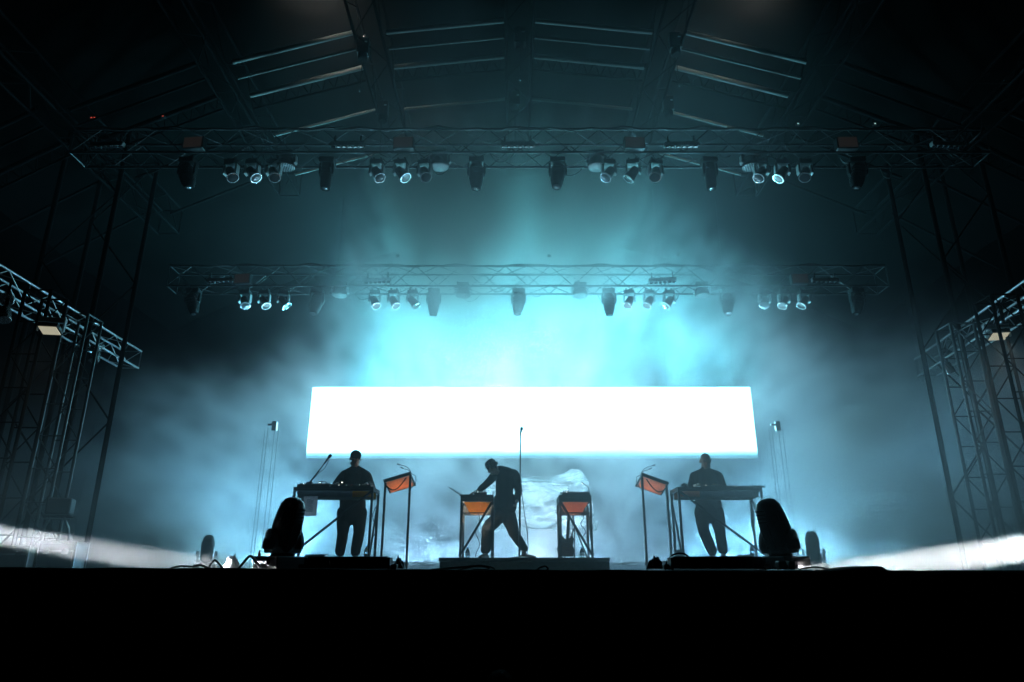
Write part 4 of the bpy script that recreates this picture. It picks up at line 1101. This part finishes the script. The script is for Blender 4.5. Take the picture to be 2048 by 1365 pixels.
# slim uprights in the smoke
for px, nm in ((514, 'left'), (1588, 'right')):
    d = 14.2; b0 = WX(px, d, ZS); top = W(px, 848, d).z - ZS
    u = thing('upright_stand', 'slim pale twin-pole stand in the smoke ' + nm + ' of the screen', 'stand', b0, group='slim uprights beside the screen')
    MB().box((0, 0, .02), (.5, .4, .03)).build('base', M['black'], u)
    for dx in (-.16, -.10, .04, .12): stick('pole', (dx, 0, .03), (dx, 0, top - .1), .007, M['alu'], u, 8)
    MB().box((.03, 0, top - .05), (.10, .08, .2)).build('top_bracket', M['bright'], u); MB().box((-.05, 0, top - .02), (.12, .05, .04)).build('top_arm', M['bright'], u)

# road cases and stands at the far left
def case_(label, px, d, w_, h_, dp_, rz=0):
    u = thing('road_case', label, 'road case', WX(px, d, ZS + .005), (0, 0, rz), 'road cases at the left')
    MB().box((0, 0, h_ / 2), (w_, dp_, h_)).build('case_body', M['case'], u)
    for sx in (-1, 1):
        for sy in (-1, 1): MB().box((sx * w_ / 2, sy * dp_ / 2, h_ / 2), (.025, .025, h_ + .006)).build('corner_trim', M['alu'], u)
    for z in (.01, h_ * .66, h_ - .005):
        for sy in (-1, 1): MB().box((0, sy * dp_ / 2, z), (w_ - .03, .018, .02)).build('edge_trim', M['alu'], u)
    for sx in (-1, 1): MB().box((sx * w_ * .25, -dp_ / 2 - .01, h_ * .66), (.07, .02, .06)).build('latch', M['bright'], u)
case_('low road case with metal edges at the far left', 118, 9.0, .42, .34, .4, .2)
case_('taller road case behind the low one at the far left', 40, 9.4, .5, .30, .45, -.1)
u = thing('tube_rack', 'bent tube rack standing behind the road cases at the far left', 'rack', WX(95, 9.8, ZS), (0, 0, .3))
for sx in (-1, 1):
    MB().path([(sx * .16, .2, 0), (sx * .17, .1, .3), (sx * .15, 0, .55), (sx * .10, -.04, .66), (sx * .08, -.03, .70)], .018, 8).build('side_tube', M['alu'], u)
for z, y in ((.25, .12), (.5, .02), (.68, -.035)): stick('cross_tube', (-.16, y, z), (.16, y, z), .012, M['alu'], u, 8)
MB().box((0, .0, .85), (.3, .25, .22)).build('speaker_box', M['black'], u); MB().box((0, .0, .72), (.34, .29, .02)).build('tray', M['alu_dark'], u)

# ------------------------------------------------------------------ people
work = bpy.data.scenes.new('work')                            # small side scene for evaluating the remesh
def remesh(mb, name, mt, parent, voxel, smooth=6):
    tmp = mb.build('tmp_' + name, mt, None, 0)
    r = tmp.modifiers.new('r', 'REMESH'); r.mode = 'VOXEL'; r.voxel_size = voxel; r.use_smooth_shade = True
    s_ = tmp.modifiers.new('s', 'SMOOTH'); s_.iterations = smooth; s_.factor = .5
    C.objects.unlink(tmp); work.collection.objects.link(tmp); work.view_layers[0].update(); dg = work.view_layers[0].depsgraph
    me = bpy.data.meshes.new_from_object(tmp.evaluated_get(dg)); me.name = name
    if not me.materials: me.materials.append(mt)
    old = tmp.data; bpy.data.objects.remove(tmp); bpy.data.meshes.remove(old)
    o = bpy.data.objects.new(name, me); C.objects.link(o); o.parent = parent
    return o
def crease(o, f1, f2, amp):
    """push the cloth in and out along its normals"""
    vs = o.data.vertices; co = [v.co.copy() for v in vs]; no = [v.normal.copy() for v in vs]; out = []
    for c, n in zip(co, no):
        k = noise.noise(Vector((c.x * f1[0] + 3, c.y * f1[1], c.z * f1[2]))) + .6 * noise.noise(Vector((c.x * f2[0], c.y * f2[1] + 7, c.z * f2[2])))
        out += list(c + n * amp * k)
    vs.foreach_set('co', out); o.data.update()
def limb(mb, pts, rs, flat=1.0):
    for a, b, ra, rb in zip(pts, pts[1:], rs, rs[1:]): mb.cap(a, b, ra, rb, flat, 12, 3)
def hand(mb, wrist, fwd, out, curl=.5, s=1.0):
    """palm and five fingers; fwd points along the hand, out is the back of the hand"""
    wrist = Vector(wrist); fwd = Vector(fwd).normalized(); out = Vector(out); out = (out - fwd * out.dot(fwd)).normalized(); sd = fwd.cross(out)
    mb.cap(wrist, wrist + fwd * .04 * s, .026 * s, .030 * s, 1, 10, 3)
    for k in (-1.2, -.4, .4, 1.2): mb.cap(wrist + fwd * .03 * s + sd * .012 * k * s, wrist + fwd * .085 * s + sd * .018 * k * s, .016 * s, .012 * s, 1, 8, 2)
    for k, L in ((-1.2, .062), (-.4, .072), (.4, .078), (1.2, .070)):
        b = wrist + fwd * .088 * s + sd * .019 * k * s
        m_ = b + (fwd * math.cos(curl * .6) - out * math.sin(curl * .6)) * L * .5 * s + sd * .003 * k
        e = m_ + (fwd * math.cos(curl * 1.6) - out * math.sin(curl * 1.6)) * L * .5 * s
        mb.cap(b, m_, .0088 * s, .0082 * s, 1, 8, 2); mb.cap(m_, e, .0082 * s, .0068 * s, 1, 8, 2)
    b = wrist + fwd * .028 * s + sd * .026 * s
    m_ = b + (fwd * .7 + sd * .7 - out * .2).normalized() * .040 * s
    mb.cap(b, m_, .012 * s, .0095 * s, 1, 8, 2); mb.cap(m_, m_ + (fwd * .9 + sd * .25 - out * .35).normalized() * .032 * s, .0095 * s, .0075 * s, 1, 8, 2)
def head_mesh(mb, c, tilt, yaw, s=1.0, roll=0.0):
    """skull, jaw, nose, brow, ears, lips; the face looks along -y before turning; c is the middle of the skull"""
    Rm = Matrix.Rotation(yaw, 3, 'Z') @ Matrix.Rotation(roll, 3, 'Y') @ Matrix.Rotation(tilt, 3, 'X')
    c = Vector(c)
    P = lambda x, y, z: c + Rm @ (Vector((x, y, z)) * s)
    mb.ell(P(0, .012, .035), (.077 * s, .097 * s, .088 * s), Rm, 18, 12)
    mb.ell(P(0, -.018, -.035), (.063 * s, .072 * s, .085 * s), Rm, 16, 10)
    mb.ell(P(0, -.055, -.088), (.034 * s, .030 * s, .026 * s), Rm, 12, 8)
    mb.cap(P(-.05, -.01, -.075), P(-.015, -.06, -.098), .024 * s, .022 * s, 1, 10, 3); mb.cap(P(.05, -.01, -.075), P(.015, -.06, -.098), .024 * s, .022 * s, 1, 10, 3)
    mb.cap(P(0, -.088, .005), P(0, -.106, -.036), .009 * s, .014 * s, 1, 8, 3)
    mb.cap(P(-.045, -.078, .022), P(.045, -.078, .022), .013 * s, .013 * s, 1, 8, 3)
    mb.cap(P(-.02, -.083, -.062), P(.02, -.083, -.062), .008 * s, .008 * s, 1, 8, 3)
    mb.cap(P(-.016, -.082, -.074), P(.016, -.082, -.074), .008 * s, .008 * s, 1, 8, 3)
    for k in (-1, 1):
        mb.ell(P(k * .08, .012, -.008), (.010 * s, .020 * s, .034 * s), Rm @ Matrix.Rotation(k * -.25, 3, 'Z'), 10, 8)
        mb.ell(P(k * .030, -.080, .002), (.013 * s, .011 * s, .011 * s), Rm, 8, 6)
    return P, Rm
def shoe(name, parent, ankle, toe_dir, zfloor, mt, s=1.0):
    a = Vector(ankle); t_ = Vector(toe_dir); t_.z = 0; t_.normalize(); sd = Vector((-t_.y, t_.x, 0))
    b = MB(); base = Vector((a.x, a.y, zfloor))
    b.cap(base - t_ * .06 + Vector((0, 0, .035)), base + t_ * .10 + Vector((0, 0, .036)), .040 * s, .044 * s, 1, 12, 3)
    b.cap(base + t_ * .08 + Vector((0, 0, .030)), base + t_ * .18 + Vector((0, 0, .026)), .044 * s, .034 * s, 1, 12, 3)
    b.cap(base + Vector((0, 0, .05)), Vector((a.x, a.y, max(a.z, zfloor + .1))), .044 * s, .042 * s, 1, 12, 3)
    o = remesh(b, name, mt, parent, .010, 5)
    out = []
    for v in o.data.vertices: out += [v.co.x, v.co.y, max(v.co.z, zfloor + .002)]
    o.data.vertices.foreach_set('co', out); o.data.update()
    return o
def rel(o, pts): return [Vector(p) - o for p in pts]

def stander(label, foot_c, zf, d, head, tilt, yaw, sh_l, sh_r, el_l, el_r, ha_l, ha_r, chest, waist, hip_l, hip_r, kn_l, kn_r, an_l, an_r, hem, shirt_mat, trouser_mat, shoe_mat, sleeve_long, cap, hoff=0.0, toes=((-.25, -1, 0), (.2, -1, 0))):
    u = thing('person', label, 'person', Vector((foot_c, d, zf)))
    O = u.location.copy()
    r = lambda p: Vector(p) - O
    b = MB()
    P, Rm = head_mesh(b, r(head), tilt, yaw, 1.12)
    neck0 = r(head) + Vector((0, .02, -.07)); neck1 = r(chest) + Vector((0, .01, .20))
    b.cap(neck0, neck1, .060, .072, 1, 12, 3)
    b.cap(r(chest), r(waist), .14, .125, .72, 14, 4); b.cap(r(sh_l), r(sh_r), .062, .062, 1, 12, 4); b.cap(r(waist), (r(hip_l) + r(hip_r)) / 2, .125, .14, .75, 14, 4)
    for s_, e_, h_ in ((sh_l, el_l, ha_l), (sh_r, el_r, ha_r)): limb(b, [r(s_), r(e_), r(h_)], [.05, .042, .027])
    for h_, k_, a_ in ((hip_l, kn_l, an_l), (hip_r, kn_r, an_r)): limb(b, [r(h_), r(k_), r(a_)], [.085, .058, .038])
    for e_, h_ in ((el_l, ha_l), (el_r, ha_r)):
        f_ = (Vector(h_) - Vector(e_)); f_.z -= .02; hand(b, r(h_), f_, (0, -.2, 1), .7)
    remesh(b, 'body', M['skin'], u, .0065, 3)
    # shirt
    b = MB()
    b.cap(r(chest) + Vector((0, 0, .03)), r(waist), .20, .19, .72, 16, 4)
    b.cap(r(sh_l), r(sh_r), .085, .085, 1, 12, 4)
    b.cap(r(chest) + Vector((0, .01, .205)), r(chest) + Vector((0, 0, .08)), .082, .18, .8, 14, 4)
    hm = (r(hip_l) + r(hip_r)) / 2
    for s_ in (sh_l, sh_r): b.cap(r(chest) + Vector((0, .01, .19)), r(s_) + Vector((0, 0, .01)), .072, .085, 1, 12, 4)
    for dx in (-.055, .055): b.cap(r(waist) + Vector((dx, 0, 0)), Vector((hm.x + dx, hm.y, hem - O.z)), .165, .165, .8, 16, 4)
    for s_, e_, h_ in ((sh_l, el_l, ha_l), (sh_r, el_r, ha_r)):
        if sleeve_long: limb(b, [r(s_), r(e_), r(e_).lerp(r(h_), .9)], [.092, .078, .056])
        else: limb(b, [r(s_), r(s_).lerp(r(e_), .92)], [.092, .090])
    sh = remesh(b, 'shirt', shirt_mat, u, .014, 4); crease(sh, (7, 7, 7), (17, 17, 17), .007)
    # trousers
    b = MB()
    for h_, k_, a_ in ((hip_l, kn_l, an_l), (hip_r, kn_r, an_r)): limb(b, [r(h_), r(k_), r(a_) + Vector((0, 0, .01))], [.125, .096, .084])
    b.cap(r(waist) + Vector((0, 0, -.10)), (r(hip_l) + r(hip_r)) / 2 + Vector((0, 0, -.03)), .16, .17, .85, 14, 4)
    tro = remesh(b, 'trousers', trouser_mat, u, .014, 4)
    crease(tro, (8, 8, 8), (8, 8, 22), .008)
    for i, a_ in enumerate((an_l, an_r)): shoe('shoe', u, r(a_), toes[i], 0.0, shoe_mat)
    if cap:
        b = MB()
        b.ell(P(0, .012, .055), (.094, .116, .088), Rm, 18, 12)
        for k in (-.5, 0, .5): b.cap(P(k * .09, -.07, .045), P(k * .075, -.165, .030), .012, .007, 1, 10, 3)
        b.cap(P(-.05, -.10, .04), P(.05, -.10, .04), .012, .012, 1, 8, 3)
        remesh(b, 'cap', M['cloth_black'], u, .008, 3)
    return u
dL = 11.95
def Q(px, py, dy=0.0, d=dL): return W(px, py, d + dy)
stander('performer in dark cap and long black shirt behind the left table', Q(694, 1110).x, ZL, dL,
        Q(711, 918), R(24), R(24), Q(688, 952), Q(732, 952), Q(672, 972, -.10), Q(742, 976, -.06), Q(675, 968, -.42), Q(734, 969, -.45),
        Q(709, 961), Q(706, 995), Q(688, 1026), Q(720, 1026), Q(686, 1066, -.03), Q(718, 1066, -.02), Q(680, 1105), Q(711, 1105), Q(704, 1016).z,
        M['cloth_black'], M['cloth_black'], M['shoe'], True, True)
stander('bald performer in dark short-sleeved shirt behind the right table', Q(1433, 1110).x, ZL, dL,
        Q(1411, 923), R(22), R(-4), Q(1390, 954), Q(1436, 954), Q(1384, 976, -.04), Q(1444, 977, -.04), Q(1397, 970, -.42), Q(1430, 971, -.42),
        Q(1413, 965), Q(1416, 998), Q(1403, 1024), Q(1433, 1024), Q(1408, 1064, -.04), Q(1440, 1064, -.02), Q(1424, 1103), Q(1446, 1100), Q(1417, 1014).z,
        M['cloth_navy'], M['cloth_navy'], M['shoe_pale'], False, False, 0, ((-.3, -1, 0), (.5, -1, 0)))

# the bent performer in the middle: leaning left over the stand, legs in a wide stride
dC = 12.0
u = thing('person', 'performer bent over the orange-tray stand in a wide stride, shaggy dark hair', 'person', Vector((Q(1008, 1108, 0, dC).x, dC, ZC)))
O = u.location.copy()
def q(px, py, dy=0.0): return W(px - 3, py, dC + dy) - O
head = q(989, 937, -.20)
hipc = q(1012, 1026, .03); chest = q(1012, 962, -.06); shl = q(995, 948, -.10); shr = q(1031, 949, .0)
ell_, hal = q(973, 972, -.30), q(957, 984, -.52); elr, har = q(1041, 982, .05), q(1037, 1000, -.05)
kl, al = q(979, 1056, -.16), q(974, 1104, .02); kr, ar = q(1031, 1068, -.06), q(1051, 1102, .10)
hl, hr_ = q(1001, 1033, -.02), q(1020, 1033, .04)
b = MB(); P, Rm = head_mesh(b, head, R(62), R(-48), 1.1)
b.cap(head + Vector((.03, .03, -.03)), q(1006, 946, -.08), .055, .066, 1, 12, 3)
b.cap(chest, q(1012, 1000), .135, .125, .72, 14, 4); b.cap(shl, shr, .06, .06, 1, 12, 4); b.cap(q(1012, 1000), hipc, .125, .14, .75, 14, 4)
limb(b, [shl, ell_, hal], [.05, .042, .027]); limb(b, [shr, elr, har], [.05, .042, .027])
limb(b, [hl, kl, al], [.088, .06, .04]); limb(b, [hr_, kr, ar], [.088, .06, .04])
hand(b, hal, (-.7, -.5, -.25), (0, -.2, 1), .5); hand(b, har, (-.1, -.5, -.8), (1, 0, 0), .8)
remesh(b, 'body', M['skin'], u, .0065, 3)
b = MB()                                                   # loose jacket
b.cap(chest + Vector((0, 0, .02)), q(1012, 1000, .0), .155, .150, .80, 16, 4); b.cap(shl + Vector((.03, 0, 0)), shr + Vector((-.02, 0, 0)), .085, .088, 1, 12, 4)
b.cap(q(1014, 950, -.05), q(1015, 975, .0), .09, .125, .9, 14, 4)
b.cap(q(1002, 941, -.12), q(1020, 946, -.03), .080, .092, 1, 12, 4)
for px in (1004, 1020): b.cap(q(px, 1000), q(px + 1, 1014), .125, .13, .85, 14, 4)
limb(b, [shl, ell_, ell_.lerp(hal, .85)], [.078, .060, .044]); limb(b, [shr, elr, elr.lerp(har, .9)], [.085, .068, .05])
jk = remesh(b, 'jacket', M['cloth_black'], u, .014, 4)
crease(jk, (6, 6, 6), (15, 15, 6), .010)
b = MB()
limb(b, [hl, kl, al + Vector((0, 0, .03))], [.125, .108, .082]); limb(b, [hr_, kr, ar + Vector((0, 0, .04))], [.130, .092, .066]); b.cap(q(1012, 1008), hipc, .145, .155, .85, 14, 4)
tr_ = remesh(b, 'trousers', M['cloth_black'], u, .014, 4)
crease(tr_, (8, 8, 8), (8, 8, 22), .009)
shoe('shoe', u, al, (-.5, -1, 0), 0, M['shoe']); shoe('shoe', u, ar, (1, -.25, 0), 0, M['shoe'])
b = MB(); rnd = random.Random(4)                             # shaggy hair
b.ell(P(0, .018, .045), (.086, .106, .088), Rm, 18, 12)
for k in range(70):
    th = rnd.uniform(0, 6.283); ph = rnd.uniform(-.35, 1.45)
    dv = Vector((math.cos(th) * math.cos(ph), math.sin(th) * math.cos(ph), math.sin(ph)))
    if dv.y < -.5 and dv.z < .2: continue
    a = Vector((dv.x * .080, .018 + dv.y * .098, .045 + dv.z * .082)); e = a * 1.0 + dv * rnd.uniform(.015, .04) + Vector((rnd.uniform(-.02, .02), -.015, -.02 * rnd.random()))
    b.cap(P(*a), P(*e), .014, .006, 1, 7, 2)
remesh(b, 'hair', M['hair'], u, .007, 1)

# someone crouching in the pit: only the crown of the head reaches the frame
u = thing('person', 'dark head of someone crouching in the pit at the bottom edge', 'person', Vector((W(1003, 1350, 5.3).x, 5.3, 0)))
top = W(1000, 1345, 5.3).z
b = MB(); P, Rm = head_mesh(b, (0, 0, top - .11), R(-8), R(150))
b.cap((0, .0, top - .2), (0, 0, top - .36), .055, .07, 1, 12, 3); b.cap((-.17, 0, top - .42), (.17, 0, top - .42), .07, .07, 1, 12, 3)
b.cap((0, 0, top - .45), (0, -.08, .32), .15, .16, .8, 14, 4)
for s_ in (-1, 1):
    limb(b, [(s_ * .1, -.08, .3), (s_ * .16, .28, .42), (s_ * .13, .1, .09)], [.09, .065, .045]); b.cap((s_ * .13, .06, .04), (s_ * .14, .26, .04), .042, .036, 1, 10, 3)
    limb(b, [(s_ * .19, 0, top - .43), (s_ * .24, .16, top - .62), (s_ * .1, .34, top - .55)], [.052, .044, .028]); hand(b, (s_ * .1, .34, top - .55), (-s_ * .5, .6, .2), (0, 0, 1), .8)
remesh(b, 'body', M['skin'], u, .008, 3)
b = MB(); b.cap((0, 0, top - .42), (0, -.08, .30), .175, .185, .85, 16, 4); b.cap((-.17, 0, top - .42), (.17, 0, top - .42), .09, .09, 1, 12, 4)
for s_ in (-1, 1): limb(b, [(s_ * .19, 0, top - .43), (s_ * .24, .16, top - .62), (s_ * .12, .31, top - .56)], [.08, .065, .05])
remesh(b, 'jacket', M['cloth_navy'], u, .016, 4)
b = MB()
for s_ in (-1, 1): limb(b, [(s_ * .1, -.08, .28), (s_ * .16, .28, .42), (s_ * .13, .1, .10)], [.12, .09, .07])
remesh(b, 'trousers', M['cloth_black'], u, .016, 4)
b = MB(); b.ell(P(0, .018, .045), (.086, .108, .09), Rm, 18, 12); remesh(b, 'hair', M['hair'], u, .008, 2)
